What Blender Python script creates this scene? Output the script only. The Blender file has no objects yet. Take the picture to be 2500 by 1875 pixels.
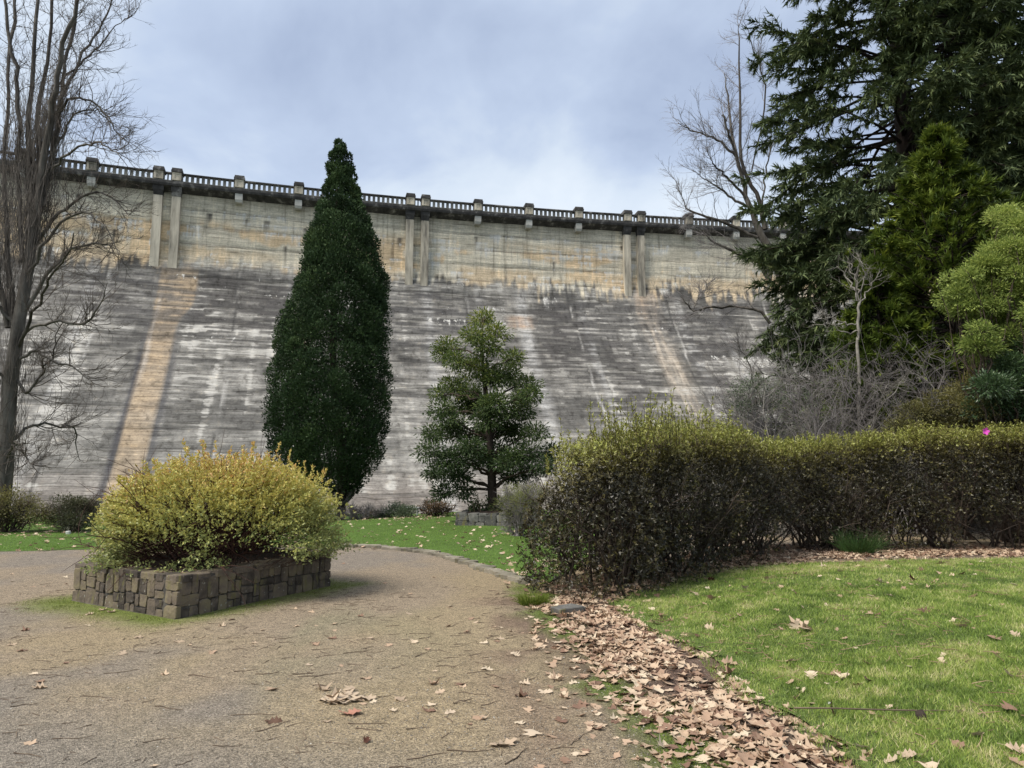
import bpy, math, random
import numpy as np
from mathutils import Vector, Matrix
sc = bpy.context.scene
COL = sc.collection
R = math.radians

# ------------------------------------------------------------------ camera
EYE = 1.6
PITCH = R(7.0)
cam = bpy.data.cameras.new('camera')
cam_o = bpy.data.objects.new('camera', cam); COL.objects.link(cam_o)
cam_o.location = (0, 0, EYE); cam_o.rotation_euler = (R(90) + PITCH, 0, 0)
cam.sensor_fit = 'HORIZONTAL'; cam.sensor_width = 36.0; cam.lens = 36.0 * 1734 / 2500
cam.clip_start = 0.05; cam.clip_end = 3000
sc.camera = cam_o

# ------------------------------------------------------------------ world: overcast daylight
SUN_EL, SUN_AZ = R(52), R(-122)          # azimuth from +Y, negative = to the left
world = bpy.data.worlds.new('World'); sc.world = world; world.use_nodes = True
wt = world.node_tree; wt.nodes.clear()
def wn(t, **k):
    n = wt.nodes.new(t)
    for a, v in k.items(): setattr(n, a, v)
    return n
wl = wt.links.new
sky = wn('ShaderNodeTexSky', sky_type='NISHITA', sun_disc=False)
sky.sun_elevation = SUN_EL; sky.sun_rotation = SUN_AZ
tc = wn('ShaderNodeTexCoord')
sep = wn('ShaderNodeSeparateXYZ'); wl(tc.outputs['Generated'], sep.inputs[0])
zz = wn('ShaderNodeMath', operation='MAXIMUM'); wl(sep.outputs['Z'], zz.inputs[0]); zz.inputs[1].default_value = 0.0
zp = wn('ShaderNodeMath', operation='ADD'); wl(zz.outputs[0], zp.inputs[0]); zp.inputs[1].default_value = 0.28
dx = wn('ShaderNodeMath', operation='DIVIDE'); wl(sep.outputs['X'], dx.inputs[0]); wl(zp.outputs[0], dx.inputs[1])
dy = wn('ShaderNodeMath', operation='DIVIDE'); wl(sep.outputs['Y'], dy.inputs[0]); wl(zp.outputs[0], dy.inputs[1])
cmb = wn('ShaderNodeCombineXYZ'); wl(dx.outputs[0], cmb.inputs[0]); wl(dy.outputs[0], cmb.inputs[1])
n1 = wn('ShaderNodeTexNoise'); n1.inputs['Scale'].default_value = 1.7; n1.inputs['Detail'].default_value = 6; n1.inputs['Roughness'].default_value = 0.52; n1.inputs['Distortion'].default_value = 0.25
off = wn('ShaderNodeVectorMath', operation='ADD'); off.inputs[1].default_value = (20.2, 3.3, 0.0)
wl(cmb.outputs[0], off.inputs[0]); wl(off.outputs[0], n1.inputs['Vector'])
ramp = wn('ShaderNodeValToRGB'); wl(n1.outputs['Fac'], ramp.inputs[0])
SKY_STR = 0.10
stops = [(.32, (.122, .144, .190)), (.44, (.162, .188, .234)), (.53, (.212, .236, .264)), (.66, (.258, .276, .292))]
els = ramp.color_ramp.elements
els[0].position = stops[0][0]; els[1].position = stops[3][0]
els.new(stops[1][0]); els.new(stops[2][0])
for e, (p, c) in zip(els, stops): e.color = (*c, 1)
sc10 = wn('ShaderNodeVectorMath', operation='SCALE'); sc10.inputs['Scale'].default_value = 1.0 / SKY_STR
wl(ramp.outputs[0], sc10.inputs[0])
mixw = wn('ShaderNodeMix', data_type='RGBA'); mixw.inputs['Factor'].default_value = 0.9
wl(sky.outputs[0], mixw.inputs['A']); wl(sc10.outputs[0], mixw.inputs['B'])
bg = wn('ShaderNodeBackground'); bg.inputs['Strength'].default_value = SKY_STR
wl(mixw.outputs['Result'], bg.inputs[0])
wo = wn('ShaderNodeOutputWorld'); wl(bg.outputs[0], wo.inputs[0])

sun = bpy.data.lights.new('sun', 'SUN'); sun.energy = 1.5; sun.angle = R(25); sun.color = (1, .94, .84)
sun_o = bpy.data.objects.new('sun', sun); COL.objects.link(sun_o)
sdir = Vector((math.sin(SUN_AZ) * math.cos(SUN_EL), math.cos(SUN_AZ) * math.cos(SUN_EL), math.sin(SUN_EL)))
sun_o.rotation_euler = sdir.to_track_quat('Z', 'Y').to_euler(); sun_o.location = (-30, 20, 60)
vs = sc.view_settings
vs.view_transform = 'Standard'; vs.look = 'None'; vs.exposure = 1.78; vs.gamma = 1.0; vs.use_curve_mapping = False
sc.render.engine = 'CYCLES'
sc.cycles.max_bounces = 6; sc.cycles.diffuse_bounces = 3; sc.cycles.transmission_bounces = 3; sc.cycles.transparent_max_bounces = 4
sc.cycles.glossy_bounces = 2

# ------------------------------------------------------------------ helpers
F = 1734.0
def ray(px, py):
    u = (px - 1250) / F; v = (937.5 - py) / F
    return np.array([u, math.cos(PITCH) - v * math.sin(PITCH), math.sin(PITCH) + v * math.cos(PITCH)])
def W(px, py, Y):                       # survey: sight line to a point at distance Y
    d = ray(px, py); k = Y / d[1]
    return np.array([d[0] * k, Y, EYE + d[2] * k])
def G(px, py, z=0.0):                   # survey: sight line to the ground
    d = ray(px, py); k = (z - EYE) / d[2]
    return np.array([d[0] * k, d[1] * k])
def smooth(a, b, x):
    t = np.clip((np.asarray(x, float) - a) / (b - a), 0, 1); return t * t * (3 - 2 * t)
_tabs = {}
def vnoise(x, y, seed=0):
    if seed not in _tabs: _tabs[seed] = np.random.default_rng(seed + 991).random((257, 257))
    T = _tabs[seed]
    x = np.asarray(x, float); y = np.asarray(y, float)
    xi = np.floor(x).astype(int); yi = np.floor(y).astype(int)
    fx = x - xi; fy = y - yi; fx = fx * fx * (3 - 2 * fx); fy = fy * fy * (3 - 2 * fy)
    a, b, c, d = xi % 256, (xi + 1) % 256, yi % 256, (yi + 1) % 256
    return (T[a, c] * (1 - fx) + T[b, c] * fx) * (1 - fy) + (T[a, d] * (1 - fx) + T[b, d] * fx) * fy
def fbm(x, y, seed=0, o=4):
    s = 0; a = .5; t = 0
    for i in range(o):
        s = s + a * vnoise(x * 2 ** i, y * 2 ** i, seed + i); t += a; a *= .5
    return s / t
def unit(v): return v / np.maximum(np.linalg.norm(v, axis=-1, keepdims=True), 1e-9)

ORG = {}
def org(o): return ORG.get(o.name, np.zeros(3)) if o is not None else np.zeros(3)
def tag(o, label=None, cat=None, group=None, kind=None):
    if label: o['label'] = label
    if cat: o['category'] = cat
    if group: o['group'] = group
    if kind: o['kind'] = kind
    return o
def thing(name, loc, label, cat, group=None):
    o = bpy.data.objects.new(name, None); COL.objects.link(o); o.location = tuple(loc); o.empty_display_size = .3
    ORG[o.name] = np.array(loc, float)
    return tag(o, label, cat, group)
def link_mesh(name, me, parent=None, loc=None):
    o = bpy.data.objects.new(name, me); COL.objects.link(o)
    if parent is not None: o.parent = parent
    if loc is not None:
        o.location = tuple(np.array(loc) - org(parent))
        ORG[o.name] = np.array(loc, float)
    else: ORG[o.name] = org(parent).copy()
    return o
ROUND = {'trunk', 'limb', 'limbs', 'branches', 'stems', 'twigs', 'shoots', 'stalks', 'rail', 'post', 'twig', 'twig_litter', 'wall'}
def build(name, V, faces, mat, parent=None, tint=None, smooth_=False, vcol=None, origin=None, data_only=False):
    """faces: int array [N,k], or a list of such arrays (mixed sizes); V in world space"""
    V = np.asarray(V, float).reshape(-1, 3)
    o0 = org(parent) if origin is None else np.asarray(origin, float)
    if not isinstance(faces, list): faces = [faces]
    faces = [np.asarray(f, np.int64) for f in faces if len(f)]
    me = bpy.data.meshes.new(name)
    nl = sum(f.size for f in faces); nf = sum(len(f) for f in faces)
    me.vertices.add(len(V)); me.loops.add(nl); me.polygons.add(nf)
    me.vertices.foreach_set('co', (V - o0).astype(np.float32).ravel())
    me.loops.foreach_set('vertex_index', np.concatenate([f.ravel() for f in faces]).astype(np.int32))
    cnt = np.concatenate([np.full(len(f), f.shape[1]) for f in faces])
    st = np.concatenate([[0], np.cumsum(cnt)[:-1]])
    me.polygons.foreach_set('loop_start', st.astype(np.int32))
    me.polygons.foreach_set('use_smooth', np.full(nf, smooth_ or name in ROUND, bool))
    me.update(calc_edges=True)
    if tint is not None:
        a = me.attributes.new('tint', 'FLOAT', 'FACE' if len(tint) == nf else 'POINT'); a.data.foreach_set('value', np.asarray(tint, np.float32))
    if vcol is not None:
        a = me.attributes.new('surf', 'FLOAT_COLOR', 'POINT'); c = np.ones((len(V), 4), np.float32); c[:, :3] = vcol; a.data.foreach_set('color', c.ravel())
    if mat is not None: me.materials.append(mat)
    if data_only: return me
    o = link_mesh(name, me, parent)
    if origin is not None:
        o.location = tuple(o0 - org(parent)); ORG[o.name] = o0
    return o

# ---- tubes and growth
def tubes(P, Rd, k=4, caps=False):
    P = np.asarray(P, float); M, n, _ = P.shape
    T = np.empty_like(P); T[:, 1:-1] = P[:, 2:] - P[:, :-2]; T[:, 0] = P[:, 1] - P[:, 0]; T[:, -1] = P[:, -1] - P[:, -2]
    T = unit(T)
    ref = np.where(np.abs(T[:, :1, 2:3]) > .8, np.array([1., 0, 0]), np.array([0, 0, 1.])) * np.ones((M, n, 1))
    u = unit(np.cross(T, ref)); v = np.cross(T, u)
    a = np.arange(k) / k * 2 * np.pi
    V = P[:, :, None] + Rd[:, :, None, None] * (u[:, :, None] * np.cos(a)[:, None] + v[:, :, None] * np.sin(a)[:, None])
    idx = np.arange(M * n * k).reshape(M, n, k)
    q = np.stack([idx[:, :-1], np.roll(idx[:, :-1], -1, 2), np.roll(idx[:, 1:], -1, 2), idx[:, 1:]], -1).reshape(-1, 4)
    return V.reshape(-1, 3), q
def join(parts):
    Vs, Fs, o = [], [], 0
    for V, f in parts:
        Vs.append(V); Fs.append(f + o); o += len(V)
    return np.concatenate(Vs), np.concatenate(Fs)
def grow(base, d, L, n, rng, wob=.25, trop=(0, 0, .1)):
    M = len(base); P = np.empty((M, n, 3)); P[:, 0] = base; d = unit(d); trop = np.asarray(trop, float)
    st = (np.asarray(L) / (n - 1))[:, None]
    for j in range(1, n):
        d = unit(d + wob * rng.normal(size=(M, 3)) + trop)
        P[:, j] = P[:, j - 1] + d * st
    return P
def spread(P, cnt, rng, lo=.15, hi=.98, ang=(.5, 1.1)):
    """child bases on parents P [M,n,3]; returns base, dir, parent index, t"""
    M, n, _ = P.shape
    pi = np.repeat(np.arange(M), cnt)
    N = len(pi); t = lo + (hi - lo) * rng.random(N); x = t * (n - 1); i = np.minimum(x.astype(int), n - 2); f = (x - i)[:, None]
    b = P[pi, i] * (1 - f) + P[pi, i + 1] * f
    T = unit(P[pi, i + 1] - P[pi, i])
    s = unit(np.cross(T, rng.normal(size=(N, 3)))); a = rng.uniform(*ang, N)[:, None]
    return b, T * np.cos(a) + s * np.sin(a), pi, t
def taper(M, n, r0, r1):
    return np.asarray(r0, float).reshape(-1, 1) * np.ones((M, 1)) * (1 - np.linspace(0, 1, n)) + np.asarray(r1, float).reshape(-1, 1) * np.ones((M, 1)) * np.linspace(0, 1, n)
def curve(pts, n, jit=0, rng=None):
    """resample a control polyline [m, c] with Catmull-Rom to n rows"""
    p = np.asarray(pts, float); m = len(p); q = np.vstack([2 * p[0] - p[1], p, 2 * p[-1] - p[-2]])
    t = np.linspace(0, m - 1 - 1e-9, n); i = t.astype(int); f = (t - i)[:, None]
    a, b, c, d = q[i], q[i + 1], q[i + 2], q[i + 3]
    o = .5 * (2 * b + (c - a) * f + (2 * a - 5 * b + 4 * c - d) * f ** 2 + (3 * b - a - 3 * c + d) * f ** 3)
    if jit: o[1:-1, :3] += rng.normal(scale=jit, size=(n - 2, 3))
    return o
# ---- leaves: folded diamonds
def leaf_geo(pos, d, nrm, L, Wd, fold=.25):
    d = unit(d); s = unit(np.cross(d, nrm)); up = np.cross(s, d)
    L = np.asarray(L).reshape(-1, 1); Wd = np.asarray(Wd).reshape(-1, 1)
    m = pos + d * L * .45
    V = np.stack([pos, m + s * Wd * .5 + up * Wd * fold, pos + d * L, m - s * Wd * .5 + up * Wd * fold], 1).reshape(-1, 3)
    return V, np.arange(len(pos) * 4).reshape(-1, 4)
def tri_geo(pos, d, nrm, L, Wd):
    d = unit(d); s = unit(np.cross(d, nrm)); L = np.asarray(L).reshape(-1, 1); Wd = np.asarray(Wd).reshape(-1, 1)
    V = np.stack([pos - s * Wd * .5, pos + s * Wd * .5, pos + d * L], 1).reshape(-1, 3)
    return V, np.arange(len(pos) * 3).reshape(-1, 3)
def leaves(name, pos, d, nrm, L, Wd, tint, mat, parent, fold=.25, tri=False):
    V, q = tri_geo(pos, d, nrm, L, Wd) if tri else leaf_geo(pos, d, nrm, L, Wd, fold)
    o = build(name, V, q, mat, parent, tint=tint); o['kind'] = 'stuff'; return o
def rdir(rng, N): return unit(rng.normal(size=(N, 3)))

# ---- materials
def mat_new(name):
    m = bpy.data.materials.new(name); m.use_nodes = True; nt = m.node_tree; nt.nodes.clear()
    out = nt.nodes.new('ShaderNodeOutputMaterial'); p = nt.nodes.new('ShaderNodeBsdfPrincipled'); nt.links.new(p.outputs[0], out.inputs[0])
    return m, nt, p, out
def N(nt, t, ins=None, **k):
    n = nt.nodes.new(t)
    for a, v in k.items(): setattr(n, a, v)
    for a, v in (ins or {}).items():
        if hasattr(v, 'is_linked') or isinstance(v, bpy.types.NodeSocket): nt.links.new(v, n.inputs[a])
        else: n.inputs[a].default_value = v
    return n
def ramp_(nt, fac, stops):
    r = nt.nodes.new('ShaderNodeValToRGB'); nt.links.new(fac, r.inputs[0]); e = r.color_ramp.elements
    while len(e) < len(stops): e.new(.5)
    for q, (p, c) in zip(e, stops): q.position = p; q.color = (*c, 1) if len(c) == 3 else c
    return r
def leaf_mat(name, stops, rough=.5, trans=.3, spec=.35, src='tint'):
    m, nt, p, out = mat_new(name)
    if src == 'tint': f = N(nt, 'ShaderNodeAttribute', attribute_name='tint').outputs['Fac']
    else: f = N(nt, 'ShaderNodeObjectInfo').outputs['Random']
    r = ramp_(nt, f, stops)
    nt.links.new(r.outputs[0], p.inputs['Base Color']); p.inputs['Roughness'].default_value = rough; p.inputs['Specular IOR Level'].default_value = spec
    if trans:
        t = N(nt, 'ShaderNodeBsdfTranslucent', {'Color': r.outputs[0]})
        mx = N(nt, 'ShaderNodeMixShader', {'Fac': trans}); nt.links.new(p.outputs[0], mx.inputs[1]); nt.links.new(t.outputs[0], mx.inputs[2]); nt.links.new(mx.outputs[0], out.inputs[0])
    return m
def noise_mat(name, stops, scale=6., detail=6, rough=.85, bump=.3, bscale=25., stretch=(1, 1, 1), dist=.02, spec=.25):
    m, nt, p, out = mat_new(name)
    g = N(nt, 'ShaderNodeNewGeometry'); mp = N(nt, 'ShaderNodeMapping', {'Vector': g.outputs['Position'], 'Scale': stretch})
    n = N(nt, 'ShaderNodeTexNoise', {'Vector': mp.outputs[0], 'Scale': scale, 'Detail': detail, 'Roughness': .62})
    oi = N(nt, 'ShaderNodeObjectInfo'); ad = N(nt, 'ShaderNodeMath', {0: oi.outputs['Random'], 1: .16}, operation='MULTIPLY_ADD'); ad.inputs[2].default_value = -.08
    a2 = N(nt, 'ShaderNodeMath', {0: n.outputs['Fac'], 1: ad.outputs[0]}, operation='ADD')
    r = ramp_(nt, a2.outputs[0], stops); nt.links.new(r.outputs[0], p.inputs['Base Color'])
    n2 = N(nt, 'ShaderNodeTexNoise', {'Vector': mp.outputs[0], 'Scale': bscale, 'Detail': 5, 'Roughness': .65})
    b = N(nt, 'ShaderNodeBump', {'Height': n2.outputs['Fac'], 'Strength': bump, 'Distance': dist}); nt.links.new(b.outputs[0], p.inputs['Normal'])
    p.inputs['Roughness'].default_value = rough; p.inputs['Specular IOR Level'].default_value = spec
    return m

bark_grey = noise_mat('bark_grey', [(.3, (.035, .03, .026)), (.5, (.085, .076, .066)), (.7, (.15, .14, .125))], 4, bump=.8, bscale=14, stretch=(1, 1, .3), dist=.03)
bark_twig = noise_mat('bark_twig', [(.35, (.045, .035, .03)), (.65, (.11, .09, .075))], 2, bump=0)
bark_red = noise_mat('bark_red', [(.3, (.012, .009, .008)), (.7, (.05, .034, .026))], 4, bump=.8, bscale=14, stretch=(1, 1, .2), dist=.03)
bark_pale = noise_mat('bark_pale', [(.3, (.10, .09, .078)), (.7, (.27, .25, .22))], 6, bump=.2)
bark_mauve = noise_mat('bark_mauve', [(.3, (.10, .09, .09)), (.7, (.24, .22, .215))], 4, bump=0)
bark_dark = noise_mat('bark_dark', [(.3, (.02, .015, .012)), (.7, (.075, .055, .042))], 5, bump=.4)

# ------------------------------------------------------------------ terrain
def px2g(L): return np.array([G(*p) for p in L])
LAWN_EDGE = np.vstack([[[2.15, 1.2], [2.1, 2.6]], px2g([(2100, 1875), (1950, 1760), (1800, 1690), (1740, 1610), (1600, 1540), (1500, 1475), (1545, 1445), (1700, 1402), (1900, 1380), (2200, 1370), (2500, 1366), (2900, 1364)]), [[22, 13]]])
LAWN_POLY = np.vstack([LAWN_EDGE, [[22, 1.2]]])
def inside(poly, x, y):
    x = np.asarray(x, float); y = np.asarray(y, float); c = np.zeros(x.shape, bool); n = len(poly)
    for i in range(n):
        x0, y0 = poly[i]; x1, y1 = poly[(i + 1) % n]
        if y0 == y1: continue
        c ^= ((y0 > y) != (y1 > y)) & (x < (x1 - x0) * (y - y0) / (y1 - y0) + x0)
    return c
def pdist(poly, x, y, closed=False):
    x = np.asarray(x, float); y = np.asarray(y, float); best = np.full(x.shape, 1e9)
    n = len(poly)
    for i in range(n if closed else n - 1):
        a = poly[i]; b = poly[(i + 1) % n]; ab = b - a; l2 = max(ab @ ab, 1e-9)
        t = np.clip(((x - a[0]) * ab[0] + (y - a[1]) * ab[1]) / l2, 0, 1)
        best = np.minimum(best, np.hypot(x - a[0] - t * ab[0], y - a[1] - t * ab[1]))
    return best
def h0(x, y):
    x = np.asarray(x, float); y = np.asarray(y, float)
    yc = 21.5 + 5 * np.clip((x + 5.3) / 3.8, 0, 1)
    d = np.maximum(y - yc, 0)
    s = -(.045 * np.minimum(d, 30)) * smooth(0, 4, d)
    e = np.clip((x - (.36 * y + 3)) / 1.0, 0, 60) * smooth(16, 26, y)
    return s + .24 * e * smooth(0, 8, e) + .012 * (fbm(x * .6, y * .6, 5) - .5)
def mound(x, y):
    return np.where(inside(LAWN_POLY, x, y), .17 * smooth(0, 2.2, pdist(LAWN_EDGE, x, y)) + .02 * fbm(np.asarray(x) * 1.5, np.asarray(y) * 1.5, 9), 0)
def hz(x, y): return h0(x, y) + mound(x, y)

def grid_faces(nx, ny):
    i = np.arange(nx * ny).reshape(ny, nx)
    return np.stack([i[:-1, :-1], i[:-1, 1:], i[1:, 1:], i[1:, :-1]], -1).reshape(-1, 4)

# materials of the ground
def ground_mat(name, speck=.5, bump=.5, bscale=140., rough=.9):
    m, nt, p, out = mat_new(name)
    g = N(nt, 'ShaderNodeNewGeometry')
    at = N(nt, 'ShaderNodeAttribute', attribute_name='surf')
    v = N(nt, 'ShaderNodeTexVoronoi', {'Vector': g.outputs['Position'], 'Scale': bscale})
    n = N(nt, 'ShaderNodeTexNoise', {'Vector': g.outputs['Position'], 'Scale': 45., 'Detail': 8, 'Roughness': .75})
    sp = N(nt, 'ShaderNodeSeparateColor', {'Color': v.outputs['Color']})
    mr = N(nt, 'ShaderNodeMapRange', {'Value': sp.outputs[0], 'To Min': 1 - speck, 'To Max': 1 + speck})
    mr2 = N(nt, 'ShaderNodeMapRange', {'Value': n.outputs['Fac'], 'From Min': .25, 'From Max': .75, 'To Min': .40, 'To Max': 1.60})
    n5 = N(nt, 'ShaderNodeTexNoise', {'Vector': g.outputs['Position'], 'Scale': 9., 'Detail': 7, 'Roughness': .7})
    mr5 = N(nt, 'ShaderNodeMapRange', {'Value': n5.outputs['Fac'], 'From Min': .3, 'From Max': .7, 'To Min': .74, 'To Max': 1.26})
    mu0 = N(nt, 'ShaderNodeMath', {0: mr.outputs[0], 1: mr2.outputs[0]}, operation='MULTIPLY')
    mu = N(nt, 'ShaderNodeMath', {0: mu0.outputs[0], 1: mr5.outputs[0]}, operation='MULTIPLY')
    mc = N(nt, 'ShaderNodeVectorMath', {0: at.outputs['Color']}, operation='SCALE'); nt.links.new(mu.outputs[0], mc.inputs['Scale'])
    nt.links.new(mc.outputs[0], p.inputs['Base Color'])
    ad = N(nt, 'ShaderNodeMath', {0: v.outputs['Distance'], 1: n.outputs['Fac']}, operation='ADD')
    b = N(nt, 'ShaderNodeBump', {'Height': ad.outputs[0], 'Strength': bump, 'Distance': .012}); nt.links.new(b.outputs[0], p.inputs['Normal'])
    p.inputs['Roughness'].default_value = rough; p.inputs['Specular IOR Level'].default_value = .2
    return m
gravel_mat = ground_mat('gravel', .55, .8)
soil_mat = ground_mat('lawn_soil', .4, .5, 60.)

# big ground sheet to the horizon
ax = np.concatenate([[-900, -400, -200, -120, -80], np.arange(-60, 61, 2.), [80, 120, 200, 400, 900]])
ay = np.concatenate([[-900, -400, -150, -60, -30], np.arange(-16, 80, 2.), [90, 120, 200, 400, 900]])
X, Y = np.meshgrid(ax, ay); Z = h0(X, Y) - .06
c = np.array([.05, .06, .022]) * (.6 + .8 * fbm(X.ravel() * .3, Y.ravel() * .3, 3))[:, None]
tag(build('ground', np.stack([X, Y, Z], -1), grid_faces(len(ax), len(ay)), soil_mat, vcol=c, smooth_=True), kind='structure')

# planter corners
NC = np.array([-3.66, 8.0]); va = np.array([math.cos(R(148.0)), math.sin(R(148.0))]) * 2.10; vb = np.array([math.cos(R(64.0)), math.sin(R(64.0))]) * 2.47
PLQ = np.array([NC, NC + vb, NC + va + vb, NC + va])
# leaf gutter band
GUT_L = px2g([(1800, 1960), (1700, 1840), (1590, 1740), (1480, 1640), (1400, 1560), (1330, 1490), (1300, 1440), (1290, 1420)])
GUT_C = px2g([(1965, 1970), (1880, 1865), (1770, 1780), (1660, 1690), (1550, 1600), (1460, 1530), (1415, 1485), (1500, 1455), (1620, 1418), (1760, 1380), (1950, 1357), (2200, 1352), (2500, 1350)])
PILE_POLY = np.vstack([px2g([(1960, 2150), (1720, 1840), (1600, 1740), (1490, 1640), (1420, 1560), (1345, 1480), (1370, 1455), (1500, 1440), (1620, 1405), (1750, 1362), (1900, 1345), (2200, 1340), (2900, 1338)]), LAWN_EDGE[1:-1][::-1]])

# gravel path sheet
ax = np.arange(-15, 18.01, .15); ay = np.concatenate([np.arange(.6, 18, .15), np.arange(18, 24, .4)])
X, Y = np.meshgrid(ax, ay); xf, yf = X.ravel(), Y.ravel()
base = np.array([.275, .218, .155]) * np.ones((len(xf), 1))
def blend(c, col, w): return c * (1 - w[:, None]) + np.array(col) * w[:, None]
base = blend(base, (.30, .235, .145), .85 * smooth(.5, .68, fbm(xf * .45 + 3, yf * .32, 11)))
base = blend(base, (.215, .185, .155), .8 * smooth(.5, .66, fbm(xf * .5, yf * .4 + 7, 17)))
base = blend(base, (.20, .18, .155), .75 * smooth(4.6, 3.2, yf + .35 * xf))
base = blend(base, (.20, .20, .115), .55 * smooth(.46, .62, fbm(xf * .7 + 9, yf * .5, 23)) * smooth(3.2, .6, np.hypot((xf + 3.6) * .8, yf - 7.2)))
dpl = pdist(PLQ, xf, yf, True); ring = smooth(.75, .12, dpl + .5 * (fbm(xf * 2.5, yf * 2.5, 31) - .5))
moss_w = ring * smooth(9.6, 8.9, yf - .55 * (xf + 3.66) * (xf > -3.66)) 
base = blend(base, (.13, .17, .03), .9 * ring * np.where(xf < NC[0], 1., .75))
dg = pdist(GUT_C, xf, yf)
base = blend(base, (.085, .06, .045), .85 * smooth(1.1, .25, dg + .3 * (fbm(xf * 2, yf * 2, 41) - .5)))
base = blend(base, (.14, .085, .07), .5 * smooth(1.7, .9, dg) * smooth(.45, .6, fbm(xf * 2.5, yf * 2, 43)))
dl = pdist(GUT_L, xf, yf)
base = blend(base, (.10, .15, .025), .8 * smooth(.35, .1, dl + .8 * (fbm(xf * 1.8, yf * 1.8, 47) - .42)))
tag(build('gravel_path', np.stack([xf, yf, h0(xf, yf) + .004 * fbm(xf * 4, yf * 4, 2)], -1), grid_faces(len(ax), len(ay)), gravel_mat, vcol=base, smooth_=True), kind='structure')

# near lawn sheet
s = curve(np.hstack([LAWN_EDGE, np.zeros((len(LAWN_EDGE), 1))]), 160)[:, :2]
ctr = np.array([6.0, 4.5]); t = np.linspace(0, 1, 40) ** 1.3
P2 = s[None] * (1 - t)[:, None, None] + ctr * t[:, None, None]
xf, yf = P2[..., 0].ravel(), P2[..., 1].ravel()
c = np.array([.085, .115, .03]) * (.7 + .6 * fbm(xf * 2, yf * 2, 3))[:, None]
tag(build('near_lawn', np.stack([xf, yf, h0(xf, yf) + .012 + mound(xf, yf)], -1), grid_faces(160, 40), soil_mat, vcol=c, smooth_=True), kind='structure')
# back lawn sheet
BACK_EDGE = np.vstack([px2g([(-700, 1352), (-200, 1349), (0, 1347), (230, 1342), (520, 1338), (850, 1335), (950, 1341), (1050, 1352), (1130, 1373), (1200, 1397), (1290, 1425), (1330, 1432)])])
BE = curve(np.hstack([BACK_EDGE, np.zeros((len(BACK_EDGE), 1))]), 140)[:, :2]
far = np.stack([np.interp(np.linspace(0, 1, 140), [0, .45, 1], [-34, -12, 5.5]), np.interp(np.linspace(0, 1, 140), [0, 1], [40, 46])], -1)
mid = np.stack([np.interp(np.arange(140), [0, 90, 139], [-24, -2, 1.6]), np.interp(np.arange(140), [0, 90, 139], [20, 19, 13.5])], -1)
t = np.linspace(0, 1, 60)
P2 = np.where((t < .4)[:, None, None], BE[None] + (mid - BE)[None] * (t / .4)[:, None, None], mid[None] + (far - mid)[None] * ((t - .4) / .6)[:, None, None])
xf, yf = P2[..., 0].ravel(), P2[..., 1].ravel()
c = np.array([.07, .12, .022]) * (.75 + .5 * fbm(xf * 1.2, yf * 1.2, 6))[:, None]
tag(build('back_lawn', np.stack([xf, yf, h0(xf, yf) + .035 * smooth(0, .06, np.repeat(t, 140)) + .006], -1), grid_faces(140, 60), soil_mat, vcol=c, smooth_=True), kind='structure')

# ------------------------------------------------------------------ the dam
KR = 1 / R(.21); H0 = R(19.6)
def plan(u):
    u = np.asarray(u, float); hd = H0 - u / KR
    return -35.59 + KR * (math.sin(H0) - np.sin(hd)), 57.01 + KR * (np.cos(hd) - math.cos(H0)), hd
def DP(u, d, z):
    x, y, hd = plan(u); u, d, z = np.broadcast_arrays(np.asarray(u, float), np.asarray(d, float), np.asarray(z, float))
    return np.stack([x + np.sin(hd) * d, y - np.cos(hd) * d, z], -1)
PZ = [-4, -1, 1, 3, 6, 8, 10, 12, 14, 15, 16, 17, 18, 18.8, 19.6, 20.4, 21.2, 27]
PD = [21, 18, 16, 14, 11, 9, 7.05, 5.2, 3.5, 2.68, 1.93, 1.28, .76, .44, .2, .06, 0, 0]
def prof(z): return np.interp(z, PZ, PD)
dam = thing('dam', (*DP(25, 8, 0),), 'huge weathered concrete dam wall with a balustrade along its crest behind the park', 'dam')
rng = np.random.default_rng(7)
uu = np.concatenate([np.arange(-45, -10, 1.), np.arange(-10, 72, .17), np.arange(72, 125, 1.)])
zs = np.concatenate([[-4, -3, -2], np.arange(-1.5, 17, .19), np.arange(17, 26.3, .17)])
U, ZZ = np.meshgrid(uu, zs)
DD = prof(ZZ)
fine = (U > -10) & (U < 72)
lift = np.floor(ZZ / 1.52); colm = np.floor((U + 1.5 * (lift % 2)) / 5.05)
prand = np.random.default_rng(3).random((400, 400)); pv = prand[(colm + 100).astype(int) % 400, (lift + 50).astype(int) % 400]
pv2 = prand[(np.floor(U / 1.6) + 200).astype(int) % 400, (np.floor(ZZ / .76) + 90).astype(int) % 400]
hs1 = fbm(U / 2.2, ZZ / .13, 51, 3); hs2 = fbm(U / 5.5, ZZ / .42, 57, 3); blot = fbm(U / 3.2, ZZ / 3.0, 61, 4); fine_n = fbm(U / .5, ZZ / .35, 71, 3)
vs1 = fbm(U / .28, ZZ / 3.5, 81, 3); vs2 = fbm(U / .7, ZZ / 7, 87, 3)
board = (np.floor(ZZ / .38)); brand = prand[(board + 60).astype(int) % 400, ((U + 3 * board) // 3.6 + 77).astype(int) % 400]
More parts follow.
